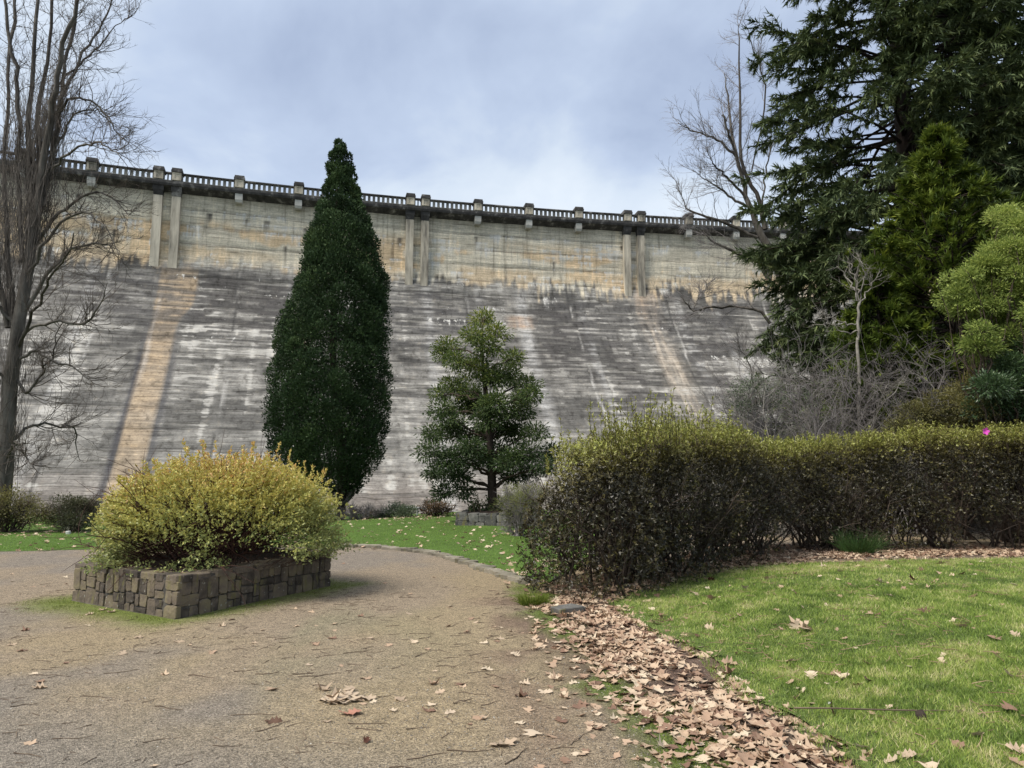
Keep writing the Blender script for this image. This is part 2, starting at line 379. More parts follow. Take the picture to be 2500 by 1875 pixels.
# lower face: dark biofilm broken by pale lime streaks along the boards
val = .55 * hs1 + .35 * hs2 + .30 * blot + .12 * pv + .10 * brand + .06 * fine_n - .74
dark = np.array([.092, .088, .083]); midg = np.array([.235, .224, .206]); pale = np.array([.62, .60, .565])
w1 = smooth(-.12, .07, val)[..., None]; w2 = smooth(.06, .15, val)[..., None]
lime = (val - .01) * .9 - .08 * smooth(6, 2, ZZ) + .20 * smooth(.52, .75, vs2) + .34 * (fbm(U / 1.3, ZZ / 11, 151, 3) - .5) - .05
lowc = dark * (1 - w1) + midg * w1
lower_grey = smooth(9, 2, ZZ)[..., None]            # plainer grey near the foot
lowc = lowc * (1 - .55 * lower_grey) + (np.array([.255, .245, .227]) * (.55 + .9 * hs1[..., None])) * .55 * lower_grey
lowc = lowc * (.84 + .32 * pv[..., None]) * (.72 + .56 * fbm(U / .9, ZZ / 9, 153, 3)[..., None])
# fade to brownish at the very foot
lowc = lowc * (1 - .35 * smooth(2.5, 0, ZZ)[..., None]) + np.array([.22, .17, .145]) * .35 * smooth(2.5, 0, ZZ)[..., None]
# upper face: buff board-marked concrete
upc = np.array([.60, .545, .435]) * (.72 + .36 * hs1 + .22 * hs2 + .16 * (pv - .5) + .12 * (pv2 - .5) + .10 * (brand - .5))[..., None]
upc = upc * (1 - .35 * smooth(24.2, 25.9, ZZ)[..., None])                     # grime under the cornice
ow = smooth(.46, .60, fbm(U / 5, ZZ / 1.6, 91, 3) + .25 * (vs1 - .5)) * smooth(24.2, 22.4, ZZ)
ow = np.maximum(ow, smooth(21.2, 20.6, ZZ + .8 * (vs1 - .5)) * .75 * smooth(.35, .5, fbm(U / 6, ZZ * 0 + 3, 95, 2)))
upc = upc * (1 - .7 * ow[..., None]) + np.array([.66, .47, .27]) * (.6 + .7 * vs1[..., None]) * .7 * ow[..., None]
zb = 19.4 + 1.6 * (fbm(U / 4.5, 0 * U, 101, 2) - .5) + (2.2 + 2.8 * smooth(35, 40, U) + 1.5 * smooth(6, 0, U)) * (vs1 - .5) + .8 * (fine_n - .5) + .9 * np.exp(-((U - 31.5) / 2.0) ** 2)
cw = smooth(-.5, .3, ZZ - zb)[..., None]
lime = lime - 1.0 * cw[..., 0]
col = lowc * (1 - cw) + upc * cw
def paint(colr, w):
    global col
    col = col * (1 - w[..., None]) + np.asarray(colr) * w[..., None]
    lime[...] = lime - .3 * np.clip(w, 0, 1)
drip_ = np.zeros_like(ZZ)
# lime runs hanging from lift joints
def drips(z0, u0, u1, n, Lm, white=(.66, .65, .62), str_=.85):
    for _ in range(n):
        uc = rng.uniform(u0, u1); wd = rng.uniform(.05, .2); L = Lm * rng.uniform(.25, 1.2)
        k = np.where(np.abs(uu - uc) < wd * 3)[0]
        if not len(k): continue
        sl = slice(k[0], k[-1] + 1)
        du = (U[:, sl] - uc + .05 * (vs1[:, sl] - .5)) / wd; dz = (z0 - ZZ[:, sl]) / L
        w = np.exp(-du ** 2) * (dz > -.02) * np.clip(1 - dz, 0, 1) * str_
        if white[0] > .3: drip_[:, sl] = np.maximum(drip_[:, sl], w * .8); w = w * .35
        col[:, sl] = col[:, sl] * (1 - w[..., None]) + np.array(white) * w[..., None]
for z0 in (24.3, 23.55, 22.8, 22.1, 21.3, 20.5, 19.8):
    for _ in range(13):
        a = rng.uniform(-8, 66); drips(z0, a, a + rng.uniform(.8, 4.5), rng.integers(4, 18), rng.uniform(.4, 1.3))
for z0 in (18.3, 16.8, 15.3, 12.2, 9.2):
    for _ in range(3):
        a = rng.uniform(-8, 66); drips(z0, a, a + rng.uniform(.8, 4), rng.integers(5, 16), rng.uniform(.6, 1.8), (.5, .49, .48), .7)
for uc in (34.2, 41.5, 44.5, 47): drips(rng.uniform(22.4, 23.6), uc - 1.2, uc + 1.2, 14, 1.1)
for a, b, z0 in ((45.5, 48.5, 23.2), (45.2, 48.6, 22.9), (45, 48, 24.0), (29.2, 31, 23.6), (40, 42, 23.2), (56, 57.5, 23.9), (52, 53, 23.9)): drips(z0, a, b, 26, .8)
for uc, z0, L in ((9.6, 24, 2), (-.6, 24.6, 1.6), (1.4, 22, 3), (2.2, 21.8, 2.6), (33.4, 24.1, .9), (14.3, 23.8, 2.2), (17.6, 23.6, 1.4), (18.4, 23.7, .8), (41.3, 22, 1.6), (26.2, 23.4, 2.4), (48.3, 24, 1.0), (12.6, 23.9, 1.2), (16, 21.6, 3.5)):
    drips(z0, uc - .12, uc + .12, 3, L, (.03, .028, .03), .85)
# rust/ochre run below the first pair of pilasters, with its black borders
ctr_ = 7.15 + .25 * (fbm(ZZ / 3, 0 * ZZ, 111, 2) - .5)
hw = .82 + .55 * smooth(13.2, 15.5, ZZ) + .1 * (vs1 - .5)
inr = smooth(hw + .25, hw - .1, np.abs(U - ctr_ - .35 * smooth(13, 16, ZZ))) * smooth(19.3, 18.0, ZZ + 1.2 * (vs1 - .5))
bord = (smooth(.40, .08, np.abs(U - ctr_ + 1.12 + .3 * (vs2 - .5))) * .9 + smooth(.45, .08, np.abs(U - ctr_ - 1.12 + .3 * (vs2 - .5))) * .7) * smooth(15, 8, ZZ)
paint((.045, .045, .055), np.clip(bord, 0, 1) * .85)
paint((.44, .33, .215), inr * np.clip(.62 + .7 * (hs1 - .45) + .5 * (vs2 - .5), .3, .97))
paint((.5, .46, .42), smooth(.22, .05, np.abs(U - ctr_ + .75 + .2 * (vs1 - .5))) * smooth(18, 15, ZZ) * smooth(6, 10, ZZ) * .5)
# pale and ochre run below the third pair
c2 = 50.4 + .25 * smooth(17, 10, ZZ)
w = smooth(1.9, .2, np.abs(U - c2 + 1.0 * (vs2 - .5))) * smooth(20, 18.8, ZZ) * smooth(1, 8, ZZ)
paint((.62, .53, .43), w * np.clip(.25 + 1.3 * (vs1 - .35), 0, .85)); paint((.60, .40, .25), w * smooth(15.5, 18, ZZ) * np.clip(.7 * (vs2 - .2), 0, .6))
for uc, a, s_ in ((37.6, .7, .8), (28.6, .5, .7), (53.6, .35, .6), (57.5, .4, .5), (43.6, .25, .6), (16.5, .2, .7), (1.2, .3, .5), (33.5, .3, .4)):
    w = smooth(a + .3, .05, np.abs(U - uc + .9 * (vs2 - .5))) * smooth(20, 17, ZZ); paint((.56, .55, .54), w * np.clip(s_ * (hs1 * 1.6 - .35), 0, .8))
w = smooth(1.7, .6, np.abs(U - 37.3)) * smooth(.9, .5, np.abs(ZZ - 15.3)); paint((.58, .39, .26), w * np.clip(.9 * (vs1 - .15), 0, .7))
w = smooth(1.0, .5, np.abs(U - 17.6)) * smooth(16.5, 15.5, ZZ) * smooth(9, 12, ZZ); paint((.47, .38, .28), w * .6)
# white fringe hanging from the joint where the dark film begins, then the darkest film just below it
fr = smooth(20.15, 20.0, ZZ) * smooth(40, 34, U) * smooth(18.9, 19.9, ZZ + 1.3 * (vs1 - .5)) * smooth(.38, .55, fbm(U / 3.5, ZZ * 0, 141, 2)); paint((.60, .56, .47), fr * np.clip(1.6 * (vs1 - .25), 0, .8))
df = smooth(18.9, 17.8, ZZ + 1.6 * (vs1 - .5)) * smooth(10.5, 14.5, ZZ + 2 * (blot - .5)) * smooth(.40, .56, fbm(U / 6, ZZ / 5, 143, 2)); paint((.078, .075, .075), df * np.clip(1.0 - 1.1 * smooth(.48, .62, hs1), .15, .72))
# dark sheets of biofilm
for a, b, z0, z1 in ((38.5, 43.5, 9, 16.5), (45, 47.5, 6, 13), (9.3, 16.5, 12.5, 18.6), (53, 56, 8, 15), (-8, -2, 5, 15), (-3, 4.5, 14.5, 17)):
    w = smooth(a - .6, a + .2, U + .5 * (vs2 - .5)) * smooth(b + .6, b - .2, U) * smooth(z0 - 1.5, z0 + 1, ZZ) * smooth(z1 + 1, z1 - .5, ZZ + 1.4 * (vs1 - .5)); paint((.075, .07, .068), w * np.clip(1.0 - 1.2 * smooth(.5, .62, hs1), .1, .70))
# lift joints and contraction joints
jl = np.abs(((ZZ + .03 * (fbm(U / 2, ZZ * 0, 121, 2) - .5)) / 1.52) % 1 - .5) * 1.52 - .76
paint((.05, .048, .046), smooth(.09, .02, np.abs(jl)) * .45 * (.4 + .8 * blot))
for uj in np.arange(-8, 70, 10.08):
    wob = .5 * (fbm(ZZ / 2.2, 0 * ZZ + uj, 131, 3) - .5)
    brk = smooth(.42, .6, fbm(ZZ / 3, 0 * ZZ + uj * 3, 137, 2)); paint((.06, .058, .056), smooth(.14, .02, np.abs(U - uj - wob)) * smooth(20.5, 19, ZZ) * .75 * brk); paint((.6, .58, .55), smooth(.16, .02, np.abs(U - uj - wob - .2)) * smooth(19, 17, ZZ) * .6 * smooth(.35, .6, fbm(ZZ / 1.5, 0 * ZZ + uj * 5, 139, 2)) * np.clip(fine_n * 2 - .3, 0, 1))
col = np.clip(col * (.88 + .24 * fine_n[..., None]), .02, .8)
dm, nt, p, out = mat_new('dam_concrete')
at = N(nt, 'ShaderNodeAttribute', attribute_name='surf'); g = N(nt, 'ShaderNodeNewGeometry')
mp = N(nt, 'ShaderNodeMapping', {'Vector': g.outputs['Position'], 'Scale': (.35, .35, 7)})
nz = N(nt, 'ShaderNodeTexNoise', {'Vector': mp.outputs[0], 'Scale': 1.6, 'Detail': 8, 'Roughness': .7})
nz2 = N(nt, 'ShaderNodeTexNoise', {'Vector': g.outputs['Position'], 'Scale': 6., 'Detail': 8, 'Roughness': .75})
mr = N(nt, 'ShaderNodeMapRange', {'Value': nz.outputs['Fac'], 'From Min': .3, 'From Max': .7, 'To Min': .68, 'To Max': 1.32})
mr2 = N(nt, 'ShaderNodeMapRange', {'Value': nz2.outputs['Fac'], 'From Min': .3, 'From Max': .7, 'To Min': .75, 'To Max': 1.25})
mu = N(nt, 'ShaderNodeMath', {0: mr.outputs[0], 1: mr2.outputs[0]}, operation='MULTIPLY')
mc = N(nt, 'ShaderNodeVectorMath', {0: at.outputs['Color']}, operation='SCALE'); nt.links.new(mu.outputs[0], mc.inputs['Scale'])
al = N(nt, 'ShaderNodeAttribute', attribute_name='lime')
mpb = N(nt, 'ShaderNodeMapping', {'Vector': g.outputs['Position'], 'Scale': (.55, .55, 10)})
ns = N(nt, 'ShaderNodeTexNoise', {'Vector': mpb.outputs[0], 'Scale': 1.0, 'Detail': 7, 'Roughness': .68})
sm = N(nt, 'ShaderNodeMath', {0: al.outputs['Fac'], 1: 1.0, 2: ns.outputs['Fac']}, operation='MULTIPLY_ADD')
rp = ramp_(nt, sm.outputs[0], [(.60, (0, 0, 0)), (.65, (.45, .45, .45)), (.82, (.9, .9, .9))])
cp = N(nt, 'ShaderNodeMix', {'Factor': rp.outputs[0], 'A': mc.outputs[0], 'B': (.50, .48, .445, 1)}, data_type='RGBA')
ad_ = N(nt, 'ShaderNodeAttribute', attribute_name='drip')
mpd = N(nt, 'ShaderNodeMapping', {'Vector': g.outputs['Position'], 'Scale': (5, 5, .45)})
nv = N(nt, 'ShaderNodeTexNoise', {'Vector': mpd.outputs[0], 'Scale': 1.0, 'Detail': 4, 'Roughness': .6})
sv = N(nt, 'ShaderNodeMath', {0: ad_.outputs['Fac'], 1: .55, 2: nv.outputs['Fac']}, operation='MULTIPLY_ADD')
rv = ramp_(nt, sv.outputs[0], [(.68, (0, 0, 0)), (.80, (.9, .9, .9))])
cp = N(nt, 'ShaderNodeMix', {'Factor': rv.outputs[0], 'A': cp.outputs['Result'], 'B': (.60, .585, .55, 1)}, data_type='RGBA')
mpe = N(nt, 'ShaderNodeMapping', {'Vector': g.outputs['Position'], 'Scale': (2.2, 2.2, .14)})
ne = N(nt, 'ShaderNodeTexNoise', {'Vector': mpe.outputs[0], 'Scale': 1.0, 'Detail': 9, 'Roughness': .65})
re_ = ramp_(nt, ne.outputs['Fac'], [(.32, (.50, .49, .48)), (.46, (.95, .95, .95)), (.56, (1, 1, 1)), (.70, (1.3, 1.25, 1.17))])
cp = N(nt, 'ShaderNodeMix', {'Factor': 1.0, 'A': cp.outputs['Result'], 'B': re_.outputs[0]}, data_type='RGBA', blend_type='MULTIPLY')
mpc = N(nt, 'ShaderNodeMapping', {'Vector': g.outputs['Position'], 'Scale': (.30, .30, 6)})
nd = N(nt, 'ShaderNodeTexNoise', {'Vector': mpc.outputs[0], 'Scale': 1.0, 'Detail': 6, 'Roughness': .66})
rd0 = ramp_(nt, nd.outputs['Fac'], [(.34, (.62, .615, .60)), (.44, (1, 1, 1))])
# shutter-board joints: thin broken dark lines every quarter metre
sx = N(nt, 'ShaderNodeSeparateXYZ', {'Vector': g.outputs['Position']})
wz = N(nt, 'ShaderNodeTexNoise', {'Vector': g.outputs['Position'], 'Scale': .35, 'Detail': 2})
zz_ = N(nt, 'ShaderNodeMath', {0: wz.outputs['Fac'], 1: .35, 2: sx.outputs['Z']}, operation='MULTIPLY_ADD')
zd = N(nt, 'ShaderNodeMath', {0: zz_.outputs[0], 1: .27}, operation='DIVIDE'); fr_ = N(nt, 'ShaderNodeMath', {0: zd.outputs[0]}, operation='FRACT')
ln_ = ramp_(nt, fr_.outputs[0], [(.0, (1, 1, 1)), (.12, (.9, .9, .9)), (.22, (0, 0, 0)), (.9, (0, 0, 0))])
mpf = N(nt, 'ShaderNodeMapping', {'Vector': g.outputs['Position'], 'Scale': (.7, .7, 3.7)})
nb_ = N(nt, 'ShaderNodeTexNoise', {'Vector': mpf.outputs[0], 'Scale': 1.0, 'Detail': 3, 'Roughness': .6}); rb_ = ramp_(nt, nb_.outputs['Fac'], [(.44, (0, 0, 0)), (.62, (.75, .75, .75))])
lm0 = N(nt, 'ShaderNodeMath', {0: ln_.outputs[0], 1: rb_.outputs[0]}, operation='MULTIPLY')
lowk = N(nt, 'ShaderNodeMapRange', {'Value': al.outputs['Fac'], 'From Min': -.8, 'From Max': -.45, 'To Min': .38, 'To Max': 1.0})
lm1 = N(nt, 'ShaderNodeMath', {0: lm0.outputs[0], 1: lowk.outputs[0]}, operation='MULTIPLY')
# pour-lift joints: a dark recessed line every metre and a half, broken along its length
zl = N(nt, 'ShaderNodeMath', {0: zz_.outputs[0], 1: 1.52}, operation='DIVIDE'); fl_ = N(nt, 'ShaderNodeMath', {0: zl.outputs[0]}, operation='FRACT')
lr = ramp_(nt, fl_.outputs[0], [(.0, (1, 1, 1)), (.03, (.85, .85, .85)), (.055, (0, 0, 0)), (.95, (0, 0, 0))])
mpg = N(nt, 'ShaderNodeMapping', {'Vector': g.outputs['Position'], 'Scale': (.22, .22, .8)})
ng = N(nt, 'ShaderNodeTexNoise', {'Vector': mpg.outputs[0], 'Scale': 1.0, 'Detail': 3, 'Roughness': .6}); rg_ = ramp_(nt, ng.outputs['Fac'], [(.42, (0, 0, 0)), (.55, (.8, .8, .8))])
lj = N(nt, 'ShaderNodeMath', {0: lr.outputs[0], 1: rg_.outputs[0]}, operation='MULTIPLY')
lm_ = N(nt, 'ShaderNodeMath', {0: lm1.outputs[0], 1: lj.outputs[0]}, operation='MAXIMUM')
rd = N(nt, 'ShaderNodeMix', {'Factor': lm_.outputs[0], 'A': rd0.outputs[0], 'B': (.28, .27, .25, 1)}, data_type='RGBA')
cd = N(nt, 'ShaderNodeMix', {'Factor': 1.0, 'A': cp.outputs['Result'], 'B': rd.outputs['Result']}, data_type='RGBA', blend_type='MULTIPLY')
nt.links.new(cd.outputs['Result'], p.inputs['Base Color']); p.inputs['Roughness'].default_value = .9; p.inputs['Specular IOR Level'].default_value = .2
b = N(nt, 'ShaderNodeBump', {'Height': nz.outputs['Fac'], 'Strength': .6, 'Distance': .06}); nt.links.new(b.outputs[0], p.inputs['Normal'])
# board relief: each board sits a little proud or shy, lift joints are recessed
relief = (brand - .5) * .03 + (pv - .5) * .04 - .05 * smooth(.10, .02, np.abs(jl))
V = DP(U, DD + relief * fine, ZZ)
ow_ = build('wall', V, grid_faces(len(uu), len(zs)), dm, dam, vcol=col.reshape(-1, 3))
a_ = ow_.data.attributes.new('lime', 'FLOAT', 'POINT'); a_.data.foreach_set('value', lime.astype(np.float32).ravel())
a_ = ow_.data.attributes.new('drip', 'FLOAT', 'POINT'); a_.data.foreach_set('value', drip_.astype(np.float32).ravel())

def sweep(name, prof_dz, u0, u1, step, mat, parent):
    us = np.linspace(u0, u1, max(2, int((u1 - u0) / step) + 1)); k = len(prof_dz)
    V = np.stack([DP(us, d, z) for d, z in prof_dz], 1).reshape(-1, 3); i = np.arange(len(us) * k).reshape(len(us), k)
    q = np.stack([i[:-1], i[1:], np.roll(i[1:], -1, 1), np.roll(i[:-1], -1, 1)], -1).reshape(-1, 4)
    caps = np.array([i[0], i[-1][::-1]])
    return build(name, V, [q, caps], mat, parent)
def dbox(u0, u1, d0, d1, z0, z1, u0t=None, u1t=None, d1t=None):
    u0t = u0 if u0t is None else u0t; u1t = u1 if u1t is None else u1t; d1t = d1 if d1t is None else d1t
    V = np.array([DP(*q) for q in ((u0, d0, z0), (u1, d0, z0), (u1, d1, z0), (u0, d1, z0), (u0t, d0, z1), (u1t, d0, z1), (u1t, d1t, z1), (u0t, d1t, z1))])
    return V, np.array([[0, 1, 2, 3][::-1], [4, 5, 6, 7], [0, 1, 5, 4], [1, 2, 6, 5], [2, 3, 7, 6], [3, 0, 4, 7]])
conc_dark = noise_mat('concrete_black_stained', [(.32, (.022, .021, .021)), (.56, (.065, .062, .06)), (.68, (.20, .19, .18)), (.78, (.4, .39, .37))], 1.6, 8, bump=.3)
conc_mid = noise_mat('concrete_grey', [(.3, (.085, .083, .078)), (.5, (.17, .165, .15)), (.75, (.29, .275, .245))], 1.2, 8, stretch=(1, 1, .4), bump=.3)
conc_buff = noise_mat('concrete_buff', [(.3, (.16, .145, .12)), (.48, (.40, .36, .29)), (.7, (.62, .56, .45))], 2.2, 8, stretch=(1, 1, .16), bump=.3)
conc_light = noise_mat('concrete_light', [(.3, (.32, .315, .29)), (.7, (.52, .51, .47))], 1.2, 6, bump=.2)
U0, U1 = -33, 100
sweep('crest_road', [(-5, 26.05), (-5, 25.7), (-.02, 25.7), (-.02, 26.05)], U0, U1, 2, conc_mid, dam)
sweep('cornice', [(.0, 25.55), (.0, 26.33), (.84, 26.33), (.84, 26.12), (.78, 25.93)], U0, U1, 1.0, conc_dark, dam)
sweep('parapet_base', [(.44, 26.332), (.44, 26.40), (.78, 26.40), (.78, 26.332)], U0, U1, 1.0, conc_mid, dam)
piers = []
for k in range(-2, 5):
    b0 = 5.45 + 21.6 * k
    piers += [(b0, 'p'), (b0 + 1.43, 'p')] + [(b0 + 1.43 + 5.043 * i, 's') for i in (1, 2, 3)]
piers = sorted(q for q in piers if U0 < q[0] < U1 - 3)
bal_me = None
nb = 0
PW = .74
for i, (up, kind) in enumerate(piers):
    vis = -8 < up < 68
    V, f = dbox(up - PW / 2, up + PW / 2, .36, .82, 26.405, 27.13)
    # raised frame round a sunk panel on the face
    fr = [dbox(up - .36, up - .17, .82, .86, 26.43, 27.12), dbox(up + .17, up + .36, .82, .86, 26.43, 27.12), dbox(up - .168, up + .168, .82, .86, 26.98, 27.12), dbox(up - .168, up + .168, .82, .86, 26.43, 26.54)]
    V, f = join([(V, f)] + fr)
    pr = build('pier', V, f, conc_buff, dam, origin=DP(up, .4, 26.42))
    V, f = join([dbox(up - .46, up + .46, -.2, .94, 27.132, 27.30), dbox(up - .43, up + .43, -.18, .91, 27.302, 27.5, up - .40, up + .40, .88)])
    build('pier_cap', V, f, conc_dark, pr)
    if kind == 's':
        V, f = join([dbox(up - .31, up + .31, .0, .70, 25.35, 25.92), dbox(up - .27, up + .27, .0, .60, 25.12, 25.348, up - .31, up + .31, .70)])
        build('corbel', V, f, conc_light, dam, origin=DP(up, .3, 25.5))
    else:
        parts = []
        z = 25.1
        while z > 18.6:      # coursed shaft
            hh = .62 + .2 * random.Random(int(z * 7 + i)).random(); e = .006 * random.Random(int(z * 11 + i)).random()
            parts.append(dbox(up - .35 - e, up + .35 + e, -.1, .46 + e, z - hh, z)); z -= hh
        V, f = join(parts); ps = build('pilaster', V, f, conc_buff, dam, origin=DP(up, .2, 19))
        V, f = join([dbox(up - .36, up + .36, -.05, .48, 25.102, 25.5, up - .40, up + .40, .62), dbox(up - .42, up + .42, -.05, .64, 25.502, 25.92, up - .44, up + .44, .71)])
        build('capital', V, f, conc_dark, ps)
    if i + 1 < len(piers):
        a, b_ = up + PW / 2, piers[i + 1][0] - PW / 2
        sweep('coping', [(.42, 26.99), (.42, 27.1), (.60, 27.13), (.82, 27.1), (.82, 26.99)], a + .002, b_ - .002, .9, conc_dark, dam)
        n = 10 if b_ - a > 2 else 2
        sl = .195; bw = (b_ - a - n * sl) / (n + 1) if n == 2 else .237
        e0 = (b_ - a - n * sl - (n - 1) * bw) / 2
        if vis and nb < 300:
            xs = a + e0 + sl + bw / 2 + np.arange(n - 1) * (sl + bw)
            segs = [(x, bw) for x in xs] + [(a + e0 / 2, e0 - .004), (b_ - e0 / 2, e0 - .004)]
        else: segs = []
        for x, w_ in segs:
            key = round(w_, 3)
            if bal_me is None: bal_me = {}
            if key not in bal_me:
                h_ = w_ / 2; m_ = .2
                VV = []
                for (yy, zz_) in ((-.10, 0), (-.10, .585), (.10, .585), (.10, 0)): VV.append((yy, zz_))
                # shaft with a shallow sunk face and small shoulders under the coping
                A = [(-h_, -.1, 0), (h_, -.1, 0), (h_, .1, 0), (-h_, .1, 0), (-h_, -.1, .52), (h_, -.1, .52), (h_, .1, .52), (-h_, .1, .52),
                     (-h_ - .03, -.1, .585), (h_ + .03, -.1, .585), (h_ + .03, .1, .585), (-h_ - .03, .1, .585),
                     (-h_ * .6, -.1, .05), (h_ * .6, -.1, .05), (h_ * .6, -.1, .49), (-h_ * .6, -.1, .49), (-h_ * .55, -.085, .06), (h_ * .55, -.085, .06), (h_ * .55, -.085, .48), (-h_ * .55, -.085, .48)]
                if w_ < .15: A = [(x_ if abs(x_) <= h_ else math.copysign(h_, x_), y_, z_) for x_, y_, z_ in A]
                fq = [[1, 2, 6, 5], [2, 3, 7, 6], [3, 0, 4, 7], [4, 5, 9, 8], [5, 6, 10, 9], [6, 7, 11, 10], [7, 4, 8, 11], [8, 9, 10, 11], [3, 2, 1, 0],
                      [0, 1, 13, 12], [1, 5, 14, 13], [5, 4, 15, 14], [4, 0, 12, 15], [12, 13, 17, 16], [13, 14, 18, 17], [14, 15, 19, 18], [15, 12, 16, 19], [16, 17, 18, 19]]
                bal_me[key] = build('baluster', np.array(A), np.array(fq), conc_mid, data_only=True, origin=(0, 0, 0))
            o = link_mesh('baluster', bal_me[key], dam, DP(x, .62, 26.403)); o.rotation_euler = (0, 0, float(plan(x)[2])); nb += 1
# pipe rail at the foot of the dam
t = thing('handrail', (*G(1010, 1241, -.6), -.9), 'thin white pipe rail behind the low shrubs at the foot of the dam', 'handrail')
pa, pb = W(985, 1240, 30), W(1052, 1241.5, 30)
steel = noise_mat('white_pipe', [(.3, (.5, .5, .48)), (.7, (.7, .7, .68))], 3, bump=0, rough=.5)
V, q = tubes(np.array([[pa, pb]]), np.full((1, 2), .035), 8); build('rail', V, q, steel, t)
for f_ in (.03, .5, .97):
    m_ = pa + (pb - pa) * f_; V, q = tubes(np.array([[m_ - [0, 0, .8], m_ - [0, 0, .03]]]), np.full((1, 2), .03), 6); build('post', V, q, steel, t)
#.44, .44PART2
#@@PART2
# ------------------------------------------------------------------ stone planters
def stone_mat(name, stops):
    m, nt, p, out = mat_new(name)
    g = N(nt, 'ShaderNodeNewGeometry'); oi = N(nt, 'ShaderNodeObjectInfo')
    n = N(nt, 'ShaderNodeTexNoise', {'Vector': g.outputs['Position'], 'Scale': 5., 'Detail': 8, 'Roughness': .68})
    a = N(nt, 'ShaderNodeMath', {0: oi.outputs['Random'], 1: .34}, operation='MULTIPLY_ADD'); a.inputs[2].default_value = -.17
    f = N(nt, 'ShaderNodeMath', {0: n.outputs['Fac'], 1: a.outputs[0]}, operation='ADD')
    r = ramp_(nt, f.outputs[0], stops)
    mp = N(nt, 'ShaderNodeMapping', {'Vector': g.outputs['Position'], 'Scale': (9, 9, 2.2)})
    n3 = N(nt, 'ShaderNodeTexNoise', {'Vector': mp.outputs[0], 'Scale': 1., 'Detail': 5, 'Roughness': .7})
    r3 = ramp_(nt, n3.outputs['Fac'], [(.56, (0, 0, 0)), (.68, (1, 1, 1))])
    mossy = N(nt, 'ShaderNodeMix', {'Factor': r3.outputs[0], 'A': r.outputs[0], 'B': (.15, .135, .055, 1)}, data_type='RGBA')
    n4 = N(nt, 'ShaderNodeTexNoise', {'Vector': g.outputs['Position'], 'Scale': 22., 'Detail': 3}); r4 = ramp_(nt, n4.outputs['Fac'], [(.66, (0, 0, 0)), (.72, (.8, .8, .8))])
    lich = N(nt, 'ShaderNodeMix', {'Factor': r4.outputs[0], 'A': mossy.outputs['Result'], 'B': (.30, .29, .25, 1)}, data_type='RGBA')
    nt.links.new(lich.outputs['Result'], p.inputs['Base Color']); p.inputs['Roughness'].default_value = .85; p.inputs['Specular IOR Level'].default_value = .25
    n2 = N(nt, 'ShaderNodeTexNoise', {'Vector': g.outputs['Position'], 'Scale': 30., 'Detail': 8, 'Roughness': .7})
    b = N(nt, 'ShaderNodeBump', {'Height': n2.outputs['Fac'], 'Strength': .7, 'Distance': .02}); nt.links.new(b.outputs[0], p.inputs['Normal'])
    return m
stone_brown = stone_mat('bluestone_brown', [(.25, (.036, .030, .025)), (.42, (.078, .064, .052)), (.56, (.135, .108, .082)), (.72, (.18, .15, .092))])
stone_grey = stone_mat('stone_grey', [(.3, (.06, .058, .054)), (.6, (.14, .135, .125)), (.75, (.2, .19, .17))])
mortar = noise_mat('mortar', [(.3, (.035, .032, .028)), (.7, (.10, .092, .08))], 8, bump=.5)
mulch = noise_mat('mulch', [(.3, (.012, .009, .007)), (.55, (.045, .03, .022)), (.75, (.13, .08, .055))], 22, 8, bump=1., bscale=60)
footing_mat = noise_mat('footing_concrete', [(.35, (.07, .07, .045)), (.6, (.14, .13, .10)), (.75, (.26, .25, .22))], 6, bump=.3)
def split_cells(rg, s0, s1, z0, z1, wmax, hmax):
    w, h = s1 - s0, z1 - z0
    if w > wmax * rg.uniform(.75, 1.35) or h > hmax * rg.uniform(.85, 1.5):
        if w / wmax > h / hmax:
            c = s0 + w * rg.uniform(.36, .64); return split_cells(rg, s0, c, z0, z1, wmax, hmax) + split_cells(rg, c, s1, z0, z1, wmax, hmax)
        c = z0 + h * rg.uniform(.36, .64); return split_cells(rg, s0, s1, z0, c, wmax, hmax) + split_cells(rg, s0, s1, c, z1, wmax, hmax)
    return [(s0, s1, z0, z1)]
